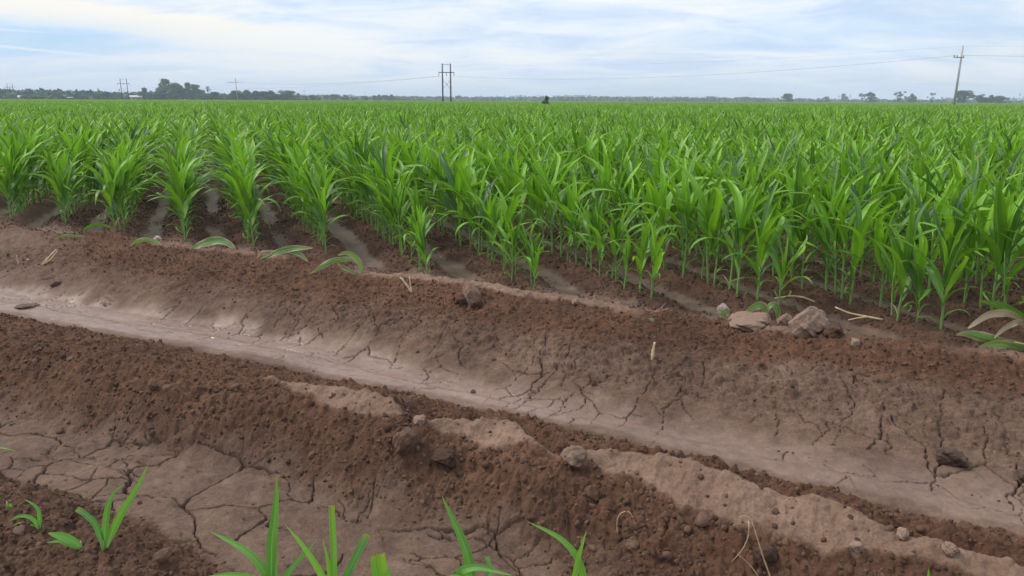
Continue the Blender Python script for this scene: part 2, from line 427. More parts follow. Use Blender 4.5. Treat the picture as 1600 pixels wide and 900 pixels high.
def leaf_material(name, dark, light, rib, trans=.36, dead=None, rough=.42):
    m, t, nd, lk = nt(name)
    out = N(t, 'ShaderNodeOutputMaterial'); p = N(t, 'ShaderNodeBsdfPrincipled')
    uv = attr(t, 'leafuv').outputs['Vector']; sx = N(t, 'ShaderNodeSeparateXYZ'); lk.new(uv, sx.inputs[0])
    tone = attr(t, 'tone').outputs['Fac']; oi = N(t, 'ShaderNodeObjectInfo')
    co = N(t, 'ShaderNodeTexCoord').outputs['Object']
    v = math_(t, 'ADD', math_(t, 'MULTIPLY', tone, .62), math_(t, 'ADD', math_(t, 'MULTIPLY', oi.outputs['Random'], .2),
              math_(t, 'MULTIPLY', noise(t, co, 6, 3), .25)))
    c = ramp(t, v, [(0.2, dark), (0.5, tuple((a + b) / 2 for a, b in zip(dark, light))), (0.85, light)])
    au = math_(t, 'ABSOLUTE', sx.outputs[0])
    veins = math_(t, 'SINE', math_(t, 'MULTIPLY', sx.outputs[0], 55.0))
    c = mixc(t, math_(t, 'MULTIPLY', math_(t, 'GREATER_THAN', veins, .55), .12), c, rib)
    ribf = math_(t, 'SUBTRACT', 1.0, math_(t, 'MULTIPLY', au, 9.0), clamp=True)
    c = mixc(t, math_(t, 'MULTIPLY', ribf, .75), c, rib)
    base = math_(t, 'SUBTRACT', 1.0, math_(t, 'MULTIPLY', sx.outputs[1], 5.0), clamp=True)
    c = mixc(t, math_(t, 'MULTIPLY', base, .35), c, rib)
    if dead:
        e = math_(t, 'ADD', au, math_(t, 'MULTIPLY', noise(t, co, 18, 4), 1.0))
        tipf = math_(t, 'MULTIPLY', math_(t, 'SUBTRACT', sx.outputs[1], .80, clamp=True), 4.0)
        e = math_(t, 'GREATER_THAN', math_(t, 'ADD', e, tipf), dead[0])
        c = mixc(t, e, c, dead[1])
    lk.new(c, p.inputs['Base Color']); p.inputs['Roughness'].default_value = rough
    p.inputs['Specular IOR Level'].default_value = .6
    tipn = math_(t, 'MULTIPLY', math_(t, 'SUBTRACT', math_(t, 'ADD', sx.outputs[1], math_(t, 'MULTIPLY', noise(t, co, 9, 3), .35)), 1.02, clamp=True), 5.0, clamp=True)
    c = mixc(t, math_(t, 'MULTIPLY', tipn, .7), c, (.36, .36, .06)); lk.new(c, p.inputs['Base Color'])
    tr = N(t, 'ShaderNodeBsdfTranslucent')
    lk.new(mixc(t, .25, c, (.24, .52, .01)), tr.inputs[0])
    mx = N(t, 'ShaderNodeMixShader'); mx.inputs[0].default_value = trans
    lk.new(p.outputs[0], mx.inputs[1]); lk.new(tr.outputs[0], mx.inputs[2]); lk.new(mx.outputs[0], out.inputs[0])
    b = N(t, 'ShaderNodeBump'); b.inputs['Strength'].default_value = .25; b.inputs['Distance'].default_value = .002
    lk.new(veins, b.inputs['Height']); lk.new(b.outputs[0], p.inputs['Normal'])
    return m

def plain(name, a, b, scale=4, rough=.8, spec=.3, metal=0):
    m, t, nd, lk = nt(name)
    out = N(t, 'ShaderNodeOutputMaterial'); p = N(t, 'ShaderNodeBsdfPrincipled'); lk.new(p.outputs[0], out.inputs[0])
    co = N(t, 'ShaderNodeTexCoord').outputs['Object']
    lk.new(ramp(t, noise(t, co, scale, 5, .6), [(.35, a), (.65, b)]), p.inputs['Base Color'])
    p.inputs['Roughness'].default_value = rough; p.inputs['Specular IOR Level'].default_value = spec; p.inputs['Metallic'].default_value = metal
    return m

def crown_material(name, a, b):
    m, t, nd, lk = nt(name)
    out = N(t, 'ShaderNodeOutputMaterial'); p = N(t, 'ShaderNodeBsdfPrincipled'); lk.new(p.outputs[0], out.inputs[0])
    tone = attr(t, 'tone').outputs['Fac']; oi = N(t, 'ShaderNodeObjectInfo')
    v = math_(t, 'ADD', math_(t, 'MULTIPLY', tone, .7), math_(t, 'MULTIPLY', oi.outputs['Random'], .3))
    lk.new(ramp(t, v, [(.15, a), (.85, b)]), p.inputs['Base Color']); p.inputs['Roughness'].default_value = .7
    return m

M = dict(
 soil=soil_material(),
 clod=clod_material('crumbly_soil', [(.3, (.055, .030, .020)), (.5, (.096, .053, .034)), (.80, (.168, .100, .068))]),
 fclod=clod_material('dark_soil', [(.3, (.045, .027, .019)), (.5, (.085, .052, .037)), (.76, (.14, .088, .065))]),
 tanclod=clod_material('dry_clay', [(.2, (.165, .105, .073)), (.5, (.230, .152, .110)), (.8, (.31, .215, .16))]),
 darkclod=clod_material('wet_clay', [(.3, (.05, .032, .025)), (.5, (.085, .055, .042)), (.72, (.13, .09, .07))]),
 stone=clod_material('pale_stone', [(.3, (.30, .235, .20)), (.5, (.38, .31, .27)), (.72, (.47, .39, .34))], .8),
 leaf=leaf_material('corn_leaf', (.015, .080, .015), (.230, .500, .012), (.32, .50, .13)),
 stalk=leaf_material('corn_stalk', (.10, .22, .05), (.22, .36, .09), (.30, .42, .16), trans=.1),
 seedling=leaf_material('seedling_leaf', (.06, .23, .055), (.24, .52, .03), (.36, .55, .24)),
 wilted=leaf_material('wilted_leaf', (.07, .19, .035), (.21, .36, .06), (.38, .48, .24), trans=.2, dead=(1.24, (.42, .30, .19))),
 dead=leaf_material('dry_leaf', (.30, .21, .13), (.48, .36, .23), (.55, .44, .3), trans=.15, rough=.8),
 straw=plain('straw', (.48, .36, .20), (.66, .52, .33), 30, .7),
 root=plain('dry_root', (.33, .21, .12), (.52, .36, .22), 40, .8),
 wood=plain('tarred_wood', (.022, .020, .019), (.045, .040, .036), 3, .8),
 concrete=plain('concrete', (.30, .29, .28), (.42, .41, .39), 2, .8),
 steel=plain('galvanised_steel', (.16, .16, .16), (.26, .26, .26), 5, .5, .5, .6),
 ceramic=plain('insulator_ceramic', (.10, .07, .06), (.18, .13, .11), 8, .3, .5),
 wire=plain('wire_metal', (.05, .05, .055), (.09, .09, .095), 5, .6, .4),
 crown=crown_material('tree_foliage', (.026, .056, .022), (.085, .145, .050)),
 crown2=crown_material('pale_tree_foliage', (.045, .085, .030), (.12, .18, .06)),
 bark=plain('bark', (.06, .045, .035), (.13, .10, .08), 3, .9),
 white=plain('whitewash', (.62, .60, .56), (.74, .72, .68), .6, .8),
 tanwall=plain('tan_plaster', (.28, .22, .17), (.36, .29, .23), .6, .85),
 roof=plain('sheet_roof', (.40, .36, .34), (.55, .50, .47), .8, .6),
 dark=plain('dark_opening', (.02, .02, .022), (.04, .04, .042), 1, .4),
)

# ------------------------------------------------------------------ the land: one polar sheet split along its landforms
def make_land():
    az = np.concatenate([np.radians(np.arange(-180, -52, 4.0)), np.radians(np.arange(-52, -42, .5)), np.arange(math.radians(-42), math.radians(44), .0014),
                         np.radians(np.arange(44, 54, .5)), np.radians(np.arange(54, 180, 4.0))])
    rr = [0.15]
    while rr[-1] < 4000:
        r = rr[-1]
        k = .15 if r < 1.4 else .0014 if r < 7.0 else .002 if r < 9 else .004 if r < 11 else .012 if r < 60 else .08
        rr.append(r * (1 + k))
    rr = np.array(rr)
    R_, A_ = np.meshgrid(rr, az, indexing='ij')
    X = (R_ * np.sin(A_)).ravel(); Y = (R_ * np.cos(A_)).ravel()
    n = X.size
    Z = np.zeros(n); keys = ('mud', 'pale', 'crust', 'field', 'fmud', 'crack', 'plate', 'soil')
    at = {k: np.zeros(n, np.float32) for k in keys}; zone = np.full(n, 4)
    near = R_.ravel() < 11; chunk = 200000
    for sel, flag in ((np.nonzero(near)[0], True), (np.nonzero(~near)[0], False)):
        for i in range(0, len(sel), chunk):
            q = sel[i:i + chunk]
            z, m = ground_full(X[q], Y[q], flag)
            Z[q] = z; zone[q] = m['zone']
            for k in keys: at[k][q] = m[k]
    far = sstep(60, 90, R_.ravel())
    Z = Z * (1 - far) + 0.08 * far
    fr = R_.ravel() > 60
    for k in keys: at[k][fr] = 1.0 if k == 'field' else 0.0
    zone[(R_.ravel() > 25)] = np.where(zone[(R_.ravel() > 25)] == 0, 4, zone[(R_.ravel() > 25)])
    na = len(az); nr = len(rr)
    I, J = np.meshgrid(np.arange(nr - 1), np.arange(na), indexing='ij')
    J2 = (J + 1) % na
    Q = np.column_stack([(I * na + J).ravel(), (I * na + J2).ravel(), ((I + 1) * na + J2).ravel(), ((I + 1) * na + J).ravel()])
    Q = Q[:, ::-1]
    fz = zone[Q[:, 0]]
    P_ = np.column_stack([X, Y, Z])
    names = {0: ('ground', 'cracked grey brown mud and crumbly soil at the photographer\'s feet'),
             1: ('earth_berm', 'near red brown earth berm with a dry tan crust on its crest'),
             2: ('ditch', 'smooth pale muddy irrigation ditch with a cracked far slope'),
             3: ('earth_berm', 'far red brown earth berm along the front of the corn'),
             4: ('ground', 'dark furrowed field soil under the corn')}
    for k, (nm, lab) in names.items():
        f = Q[fz == k]
        ids, inv = np.unique(f, return_inverse=True)
        f = inv.reshape(-1, 4)
        me = bpy.data.meshes.new(nm)
        me.vertices.add(len(ids)); me.vertices.foreach_set('co', P_[ids].ravel())
        me.loops.add(f.size); me.loops.foreach_set('vertex_index', f.ravel().astype(np.int32))
        me.polygons.add(len(f)); me.polygons.foreach_set('loop_start', np.arange(0, f.size, 4, dtype=np.int32))
        me.update(calc_edges=True)
        me.polygons.foreach_set('use_smooth', np.ones(len(f), bool))
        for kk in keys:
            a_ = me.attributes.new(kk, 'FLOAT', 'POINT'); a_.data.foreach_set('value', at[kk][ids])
        me.materials.append(M['soil'])
        o = bpy.data.objects.new(nm, me); COL.objects.link(o)
        tag(o, lab, 'terrain' if k in (1, 3) else nm, kind='structure')
make_land()

# ------------------------------------------------------------------ scattering as one stuff object
def scatter(name, pts, rots, scl, idx, variants, label, cat):
    col = bpy.data.collections.new(name + '_kinds')
    for i, me in enumerate(variants):
        o = bpy.data.objects.new('%s_kind_%02d' % (name, i), me); col.objects.link(o)
    me = bpy.data.meshes.new(name)
    me.vertices.add(len(pts)); me.vertices.foreach_set('co', np.asarray(pts, np.float32).ravel())
    for nm, typ, dat, key in (('rot', 'FLOAT_VECTOR', rots, 'vector'), ('scl', 'FLOAT_VECTOR', scl, 'vector'), ('vi', 'INT', idx, 'value')):
        a_ = me.attributes.new(nm, typ, 'POINT'); a_.data.foreach_set(key, np.asarray(dat, np.int32 if typ == 'INT' else np.float32).ravel())
    g = bpy.data.node_groups.new(name, 'GeometryNodeTree')
    g.interface.new_socket('Geometry', in_out='INPUT', socket_type='NodeSocketGeometry')
    g.interface.new_socket('Geometry', in_out='OUTPUT', socket_type='NodeSocketGeometry')
    gi = g.nodes.new('NodeGroupInput'); go = g.nodes.new('NodeGroupOutput')
    ci = g.nodes.new('GeometryNodeCollectionInfo'); ci.inputs['Collection'].default_value = col
    ci.inputs['Separate Children'].default_value = True; ci.inputs['Reset Children'].default_value = True
    ip = g.nodes.new('GeometryNodeInstanceOnPoints'); ip.inputs['Pick Instance'].default_value = True
    def na(nm, typ):
        n = g.nodes.new('GeometryNodeInputNamedAttribute'); n.data_type = typ; n.inputs['Name'].default_value = nm
        return n.outputs['Attribute']
    er = g.nodes.new('FunctionNodeEulerToRotation')
    g.links.new(na('rot', 'FLOAT_VECTOR'), er.inputs[0])
    g.links.new(gi.outputs[0], ip.inputs['Points']); g.links.new(ci.outputs[0], ip.inputs['Instance'])
    g.links.new(na('vi', 'INT'), ip.inputs['Instance Index']); g.links.new(er.outputs[0], ip.inputs['Rotation'])
    g.links.new(na('scl', 'FLOAT_VECTOR'), ip.inputs['Scale'])
    g.links.new(ip.outputs[0], go.inputs[0])
    o = bpy.data.objects.new(name, me); COL.objects.link(o)
    md = o.modifiers.new('scatter', 'NODES'); md.node_group = g
    return tag(o, label, cat, kind='stuff')

def ico(sub):
    import bmesh
    bm = bmesh.new(); bmesh.ops.create_icosphere(bm, subdivisions=sub, radius=1.0)
    v = np.array([q.co[:] for q in bm.verts]); f = [tuple(q.index for q in p.verts) for p in bm.faces]
    bm.free()
    return v, f

def clod_mesh(name, mat, sub, seed, rough=.28, facet=True):
    v, f = ico(sub)
    n = fbm(v[:, 0] * 1.3 + seed * 7.1 + v[:, 2] * .9, v[:, 1] * 1.3 - v[:, 2] * 1.1 + seed, 3, seed)
    r = 1 + rough * 1.6 * n
    rg = np.random.default_rng(seed)
    v = v * r[:, None]
    if facet:   # a few broken flat sides
        for _ in range(6):
            d = rg.normal(size=3); d /= np.linalg.norm(d)
            lim = rg.uniform(.62, .9)
            k = v @ d
            v = v - np.maximum(k - lim, 0)[:, None] * d * .85
    n2 = fbm(v[:, 0] * 3.1 + seed - v[:, 2], v[:, 1] * 3.1 + v[:, 2] * 2.7, 4, seed + 3, .6)
    n3 = fbm(v[:, 0] * 9 + v[:, 2] * 5, v[:, 1] * 9 + seed - v[:, 2] * 6, 3, seed + 5, .7)
    v = v * (1 + .12 * n2 + .05 * n3)[:, None]
    b = Buf(); b.add(v, f)
    return b.mesh(name, mat, smooth=True)

def clods():
    pts = []; sc = []
    # candidate positions in berm coordinates
    n = 190000
    u = RNG.uniform(-1.6, 10, n); v = RNG.uniform(1.2, 9.0, n)
    x, y = from_uv(u, v)
    ok = (y > 1.6) & (np.abs(np.arctan2(x, y)) < .78)
    x, y = x[ok], y[ok]
    z, m = ground_full(x, y)
    d = m['L']; vv = m['v']
    patch = .5 + .5 * fbm(x * 2.3, y * 2.3, 3, 201)
    crumb = 1 - np.clip(m['mud'] + m['fmud'], 0, 1)
    flank = (vv > d['L1']) & (vv < d['L2'])
    pr = np.where(vv < d['L0'], .9, np.where(flank, 1.0, np.where(vv < d['L3'], .55, np.where(vv < d['L6'], .40, np.where(vv < d['L7'] + .3, .75, .5)))))
    pr = pr * np.where((vv > d['L3']) & (vv < d['L6']), np.clip(.6 * crumb + .40 * sstep(.1, .45, vv - d['L5']) + .004, 0, 1), np.clip(crumb + .004, 0, 1)) * (.25 + 1.1 * patch) * (1 - .93 * m['crust'])
    trail = np.exp(-((vv - d['L5'] + .06 + .02 * (patch - .5)) / .014) ** 2) * sstep(1.1, .7, m['u']) * .5 * (patch > .4)
    pr = np.maximum(pr, trail)
    keep = RNG.random(len(x)) < pr
    x, y, z, vv, fl = x[keep], y[keep], z[keep], vv[keep], (vv > d['L7'] + .3)[keep]
    flank = flank[keep]
    size = np.exp(RNG.normal(math.log(.0052), .42, len(x))); size = np.clip(size, .003, .028)
    size = np.where(flank, size * 1.12, size)
    size = np.where(fl, size * 1.2, size)
    k = len(x)
    rot = RNG.uniform(0, 2 * PI, (k, 3)); scl = size[:, None] * RNG.uniform(.75, 1.2, (k, 3))
    P_ = np.column_stack([x, y, z + size * .05])
    idx = RNG.integers(0, 5, k)
    var = [clod_mesh('clod', M['clod'], 2, 300 + i, .3) for i in range(5)]
    a = ~fl
    scatter('soil_clods', P_[a], rot[a], scl[a], idx[a], var, 'loose crumbs of red brown soil strewn over the berms', 'soil crumbs')
    var = [clod_mesh('field_clod', M['fclod'], 2, 320 + i, .3) for i in range(5)]
    scatter('field_clods', P_[fl], rot[fl], scl[fl], idx[fl], var, 'dark soil crumbs on the ridges between the corn stems', 'soil crumbs')
clods()

# ------------------------------------------------------------------ single clods and stones
def single_clod(px, py, wpx, hpx, mat, name, cat, label, seed, group=None, sink=.52):
    p = on_ground(px, py + hpx * .35)
    D = math.hypot(*p[:2]); D = math.hypot(D, CAMH)
    w = wpx / F * D / 2; h = hpx / F * D / 2
    me = clod_mesh(name, M[mat], 5, seed, .30)
    o = bpy.data.objects.new(name, me); COL.objects.link(o)
    o.location = (p[0], p[1], p[2] + h * (1 - sink)); o.scale = (w, w * .85, h * 1.1); o.rotation_euler = (0, 0, seed * 1.3 % .8)
    tag(o, label, cat, group)
CL = 'dirt clods lying on the berms'
for i, (px, py, w, h, mat, nm, cat, lab) in enumerate([
    (898, 716, 40, 30, 'tanclod', 'dirt_clod', 'clod', 'tan fist-sized clod sitting on the crest of the near berm'),
    (736, 458, 26, 38, 'tanclod', 'dirt_clod', 'clod', 'upright tan clod standing on the far berm beside a dark hole'),
    (722, 468, 22, 20, 'clod', 'dirt_clod', 'clod', 'brown clod at the foot of the upright tan clod, by the dark hole'),
    (742, 473, 18, 20, 'clod', 'dirt_clod', 'clod', 'small brown clod directly below the upright tan clod'),
    (1129, 484, 19, 20, 'stone', 'stone', 'stone', 'pale angular stone beside the small wilted corn shoot'),
    (1172, 502, 66, 20, 'tanclod', 'dirt_clod', 'clod', 'long low tan clod under the wilted bent corn shoot'),
    (1226, 503, 20, 20, 'tanclod', 'dirt_clod', 'clod', 'small tan clod between the long low clod and the big angular one'),
    (1260, 508, 52, 36, 'tanclod', 'dirt_clod', 'clod', 'big angular tan clod on the crest of the far berm'),
    (1304, 521, 28, 20, 'clod', 'dirt_clod', 'clod', 'brown clod just right of the big angular tan clod'),
    (1487, 713, 40, 24, 'darkclod', 'dirt_clod', 'clod', 'dark wet clod lying on the ditch bank at the right'),
    (1598, 738, 24, 20, 'darkclod', 'dirt_clod', 'clod', 'dark wet clod at the right edge of the photo in the ditch'),
    (697, 714, 36, 32, 'clod', 'dirt_clod', 'clod', 'round red brown clod embedded in the near face of the near berm'),
    (636, 692, 40, 38, 'clod', 'dirt_clod', 'clod', 'broad red brown clod just under the crust of the near berm'),
    (637, 633, 16, 16, 'darkclod', 'dirt_clod', 'clod', 'dark pointed clod on the crest beside the first scooped hollow'),
    (655, 660, 20, 14, 'tanclod', 'dirt_clod', 'clod', 'small tan clod at the near lip of the scooped hollow'),
    (1410, 836, 18, 14, 'tanclod', 'dirt_clod', 'clod', 'tan clod at the edge of the dark hollow at the right'),
    (1484, 869, 22, 16, 'tanclod', 'dirt_clod', 'clod', 'tan clod stuck on the crust at the lower right'),
    (1338, 858, 18, 14, 'tanclod', 'dirt_clod', 'clod', 'tan clod in the middle of the dry crust at the lower right'),
    (32, 832, 16, 14, 'tanclod', 'dirt_clod', 'clod', 'small round tan clod among the seedlings at lower left'),
    (111, 806, 16, 18, 'clod', 'dirt_clod', 'clod', 'brown clod beside the two bladed seedling at lower left'),
    (258, 882, 26, 16, 'clod', 'dirt_clod', 'clod', 'flat brown clod at the lower edge right of the two bladed seedling'),
    (262, 610, 16, 14, 'clod', 'dirt_clod', 'clod', 'round brown clod on the left part of the near berm face'),
    (240, 608, 14, 14, 'clod', 'dirt_clod', 'clod', 'small brown clod beside the round clod on the berm face at left'),
    (41, 478, 26, 6, 'darkclod', 'dirt_clod', 'clod', 'low dark clod lying in the pale ditch bed at left'),
    (88, 443, 14, 7, 'darkclod', 'dirt_clod', 'clod', 'dark clod on the far bank of the ditch at left'),
    (739, 612, 10, 5, 'darkclod', 'dirt_clod', 'clod', 'tiny dark clod alone on the pale ditch bed'),
    (247, 377, 12, 10, 'stone', 'stone', 'stone', 'small pale stone behind the yellow green fallen leaf'),
    (1335, 540, 14, 12, 'tanclod', 'dirt_clod', 'clod', 'small tan clod on the far berm below the long dry stalk'),
    (899, 474, 12, 10, 'tanclod', 'dirt_clod', 'clod', 'flat pale clod on the crust of the far berm'),
    (990, 848, 28, 20, 'clod', 'dirt_clod', 'clod', 'broad pale brown clod low on the near berm face right of the last seedling'),
    (925, 765, 26, 26, 'clod', 'dirt_clod', 'clod', 'brown clod on the near berm face under the fist-sized clod'),
    (1190, 868, 36, 30, 'clod', 'dirt_clod', 'clod', 'large brown clod beside the hanging dry roots'),
    ]):
    single_clod(px, py, w, h, mat, nm, cat, lab, 500 + i, CL if nm == 'dirt_clod' else None, .85 if (px, py) in ((697, 714), (636, 692), (1190, 868), (990, 848), (925, 765)) else .52)

# ------------------------------------------------------------------ corn
def leaf_curve(z0, az, length, e0, droop, n=11, twist=0.0, rg=None):
    t = np.linspace(0, 1, n)
    e = math.radians(e0) - math.radians(droop) * np.power(t, 1.7)
    ds = length / (n - 1)
    r = np.concatenate([[0], np.cumsum(np.cos(e[:-1]) * ds)]); z = z0 + np.concatenate([[0], np.cumsum(np.sin(e[:-1]) * ds)])
    a = az + twist * t * t
    return np.column_stack([r * np.cos(a), r * np.sin(a), z]), np.column_stack([-np.sin(a), np.cos(a), np.zeros(n)])

def corn_spec(seed, size=1.0):
    rg = np.random.default_rng(seed)
    az = rg.uniform(0, 2 * PI); L = []
    def leaf(f, z0, ln, e0, dr, w, tone, fold):
        L.append(dict(z0=z0 * size, az=az + PI * len(L) + rg.normal(0, .45), ln=ln * size * rg.uniform(.88, 1.1), e0=min(e0 + rg.uniform(-7, 7), 86), dr=dr * rg.uniform(.55, 1.25),
                      w=w * size * rg.uniform(.88, 1.12), tw=rg.normal(0, .6), tone=float(np.clip(tone, 0, 1)), fold=fold, seed=int(rg.integers(1, 99))))
    for k in range(4):      # thin drooping leaves low on the stem
        f = k / 3
        leaf(f, .035 + .19 * f, .22 + .14 * f, 54 + 8 * f, 115, .021 + .014 * f, rg.uniform(.05, .45), .45)
    nb = int(rg.integers(5, 7))
    for k in range(nb):     # broad leaves above
        f = k / (nb - 1)
        dr = 85 - 50 * f
        if rg.random() < .36: dr *= 1.8
        tone = rg.uniform(.55, 1.0) if rg.random() < .45 + .25 * f else rg.uniform(.05, .40)
        leaf(f, .25 + .24 * f, .50 + .20 * math.sin(PI * (.2 + .6 * f)), 58 + 22 * f, dr, .058 + .022 * math.sin(PI * (.1 + .7 * f)), tone, .30 + .25 * f)
    # rolled young leaves of the whorl
    for k in range(2):
        L.append(dict(z0=.42 * size, az=rg.uniform(0, 2 * PI), ln=rg.uniform(.38, .60) * size, e0=rg.uniform(78, 88), dr=rg.uniform(6, 34), w=.052 * size, tw=0, tone=float(rg.uniform(.8, 1)), fold=.75, seed=int(rg.integers(1, 99))))
    return L, size

def add_leaf(b, q, n=11, cross=4):
    p, s = leaf_curve(q['z0'], q['az'], q['ln'], q['e0'], q['dr'], n, q['tw'])
    rad = .006
    p[:, 0] += math.cos(q['az']) * rad; p[:, 1] += math.sin(q['az']) * rad
    blade(b, p, s, q['w'], q['fold'], .30, cross, 'corn', q['tone'], q['seed'])

def add_stalk(b, size, seed, sides=7):
    rg = np.random.default_rng(seed)
    n = 9; t = np.linspace(0, 1, n)
    p = np.column_stack([.012 * np.sin(t * 3 + seed) * t, .012 * np.cos(t * 2.3 + seed) * t - .012 * t, -.03 + .55 * size * t])
    r = (.0115 - .006 * t) * size * np.where(np.arange(n) % 2 == 0, 1.12, .97)
    tube(b, p, r, sides, tone=np.repeat(.75 - .5 * t, sides))

NV = 14
SPECS = [corn_spec(1000 + i, [1.0, .95, 1.05, .9, 1.08, .98][i % 6]) for i in range(NV)]
def corn_full_mesh(i, n, cross, sides, nm):
    L, size = SPECS[i]; b = Buf()
    add_stalk(b, size, i, sides)
    for q in L: add_leaf(b, q, n, cross)
    return b

# plant positions, row by row
def u_front(s_, w0, w1):
    """along-row distance at which a row starts: a little behind the crest of the far berm"""
    w = np.linspace(w0, w1, 400)
    x = s_ * SX + w * WX; y = s_ * SY + w * WY
    u, v = to_uv(x, y)
    d = v - V('L7', u)
    return w[int(np.argmax(d > 0))], d, w
FRONT_PX = {0: (100, 350), 1: (195, 365), 2: (285, 375), 3: (390, 385), 4: (505, 395), 5: (640, 430), 6: (805, 450), 7: (1010, 468), 8: (1205, 485), 9: (1450, 520)}
def rows():
    out = []
    for k in range(-130, 260):
        s_ = S0 + ROW * k
        w = np.linspace(-2, 60, 3000) if abs(s_) < 40 else np.linspace(-60, 160, 6000)
        x = s_ * SX + w * WX; y = s_ * SY + w * WY
        u, v = to_uv(x, y)
        d = v - V('L7', u)
        if k in FRONT_PX:
            g = at_z(*FRONT_PX[k], .13)
            w0 = g[0] * WX + g[1] * WY
        else:
            i = int(np.argmax(d > .72 + .25 * h2(np.array([k]), np.array([3]), 5)[0]))
            w0 = w[i]
        out.append((k, s_, w0))
    return out
ROWS = rows()

def plant_points():
    P_ = []
    for k, s_, w0 in ROWS:
        rg = np.random.default_rng(5000 + k + 300)
        w = w0; j = 0
        while w < 45:
            ss = s_ + rg.normal(0, .035) + .07 * math.sin(w * .55 + k * 1.7) * min(1, max(0, (w - w0) / 6)) + .05 * math.sin(w * 1.3 + k)  * min(1, max(0, (w - w0) / 6))
            x = ss * SX + w * WX; y = ss * SY + w * WY
            if y > 1.0 and abs(math.atan2(x, y)) < .80 and y < 36:
                P_.append((x, y, k, j, rg.random(), rg.random()))
            step = .145 * rg.uniform(.65, 1.4)
            if rg.random() < .03: step += .13
            w += step; j += 1
    return np.array(P_)
PP = plant_points()
def taper(k, j):
    # the outermost plants of a row are stunted
    a = {4: .74, 5: .56, 6: .58, 7: .68}.get(int(k), .84 if k < 4 else .82)
    return a + (1 - a) * min(1, j / 11)
depth = PP[:, 1] * math.cos(PITCH)
inframe = np.abs(PP[:, 0]) < (PP[:, 1] * .70 + .15)
key = np.where(inframe, PP[:, 1] + .10 * np.minimum(PP[:, 3], 30), 1e6)
order = np.argsort(key)
IND = order[:300]; REST = order[300:]
PZ = ground_full(PP[:, 0], PP[:, 1], True)[0]
GROW = 1 + .16 * fbm(PP[:, 0] * .45, PP[:, 1] * .45, 3, 401) + .10 * (RNG.random(len(PP)) < .07) * -2.5

proto_meshes = []; DEADLEAF = []
for i in range(NV):
    L, size = SPECS[i]
    b = Buf(); add_stalk(b, size, i, 8)
    ms = [('stalk', b.mesh('stalk', M['stalk']))]
    for q in L:
        b = Buf(); add_leaf(b, q, 13, 4)
        ms.append(('leaf', b.mesh('leaf', M['leaf'])))
    proto_meshes.append(ms)
    q = dict(L[0]); q['dr'] = 130; q['w'] *= .7; q['fold'] = .9
    b = Buf(); add_leaf(b, q, 13, 4); DEADLEAF.append(b.mesh('leaf', M['dead']))

LAND = {-3: 'the leftmost visible row', -2: 'the row at the left edge of the field', -1: 'the row just left of the earth heap', 0: 'the row behind the earth heap at left',
        1: 'the row behind the yellow green fallen leaf', 2: 'the row just right of the yellow green fallen leaf', 3: 'the row behind the fallen dark green corn leaf',
        4: 'the row behind the bent over fallen shoot', 5: 'the row behind the split dry straw stub', 6: 'the row behind the upright tan clod', 7: 'the row at the right end of the tan crust',
        8: 'the row behind the pale stone and long low clod', 9: 'the row behind the big angular tan clod', 10: 'the row behind the toppled withered plant', 11: 'the second row behind the toppled withered plant',
        12: 'the third row behind the toppled withered plant', 13: 'the fourth row behind the toppled withered plant'}
first_of = {}
for i in IND:
    k = int(PP[i, 2])
    if k not in first_of or PP[i, 1] < PP[first_of[k], 1]: first_of[k] = i
for c, i in enumerate(IND):
    x, y, k, j, r1, r2 = PP[i]; k = int(k)
    vi = int(r1 * NV) % NV
    e = empty('corn_plant', (x, y, PZ[i] - .005), r2 * 2 * PI)
    sz = .84 + .30 * ((r1 * 7.3) % 1)
    sz *= taper(k, j) * GROW[i]
    e.scale = (sz, sz, sz); tl = .18 * (r1 - .5); e.rotation_euler = (tl, .22 * (((r2 * 5.7) % 1) - .5), r2 * 2 * PI)
    land = LAND.get(k, 'a row further right than the toppled plant')
    if first_of[k] == i and k in range(0, 10):
        lab = 'foremost corn plant of ' + land
    else:
        lab = 'green corn plant growing inside ' + land
    tag(e, lab, 'corn', 'corn plants in ' + land)
    for q_, (nm, me) in enumerate(proto_meshes[vi]):
        if q_ == 1 and r2 > .62: me = DEADLEAF[vi]
        o = bpy.data.objects.new(nm, me); o.parent = e; COL.objects.link(o)

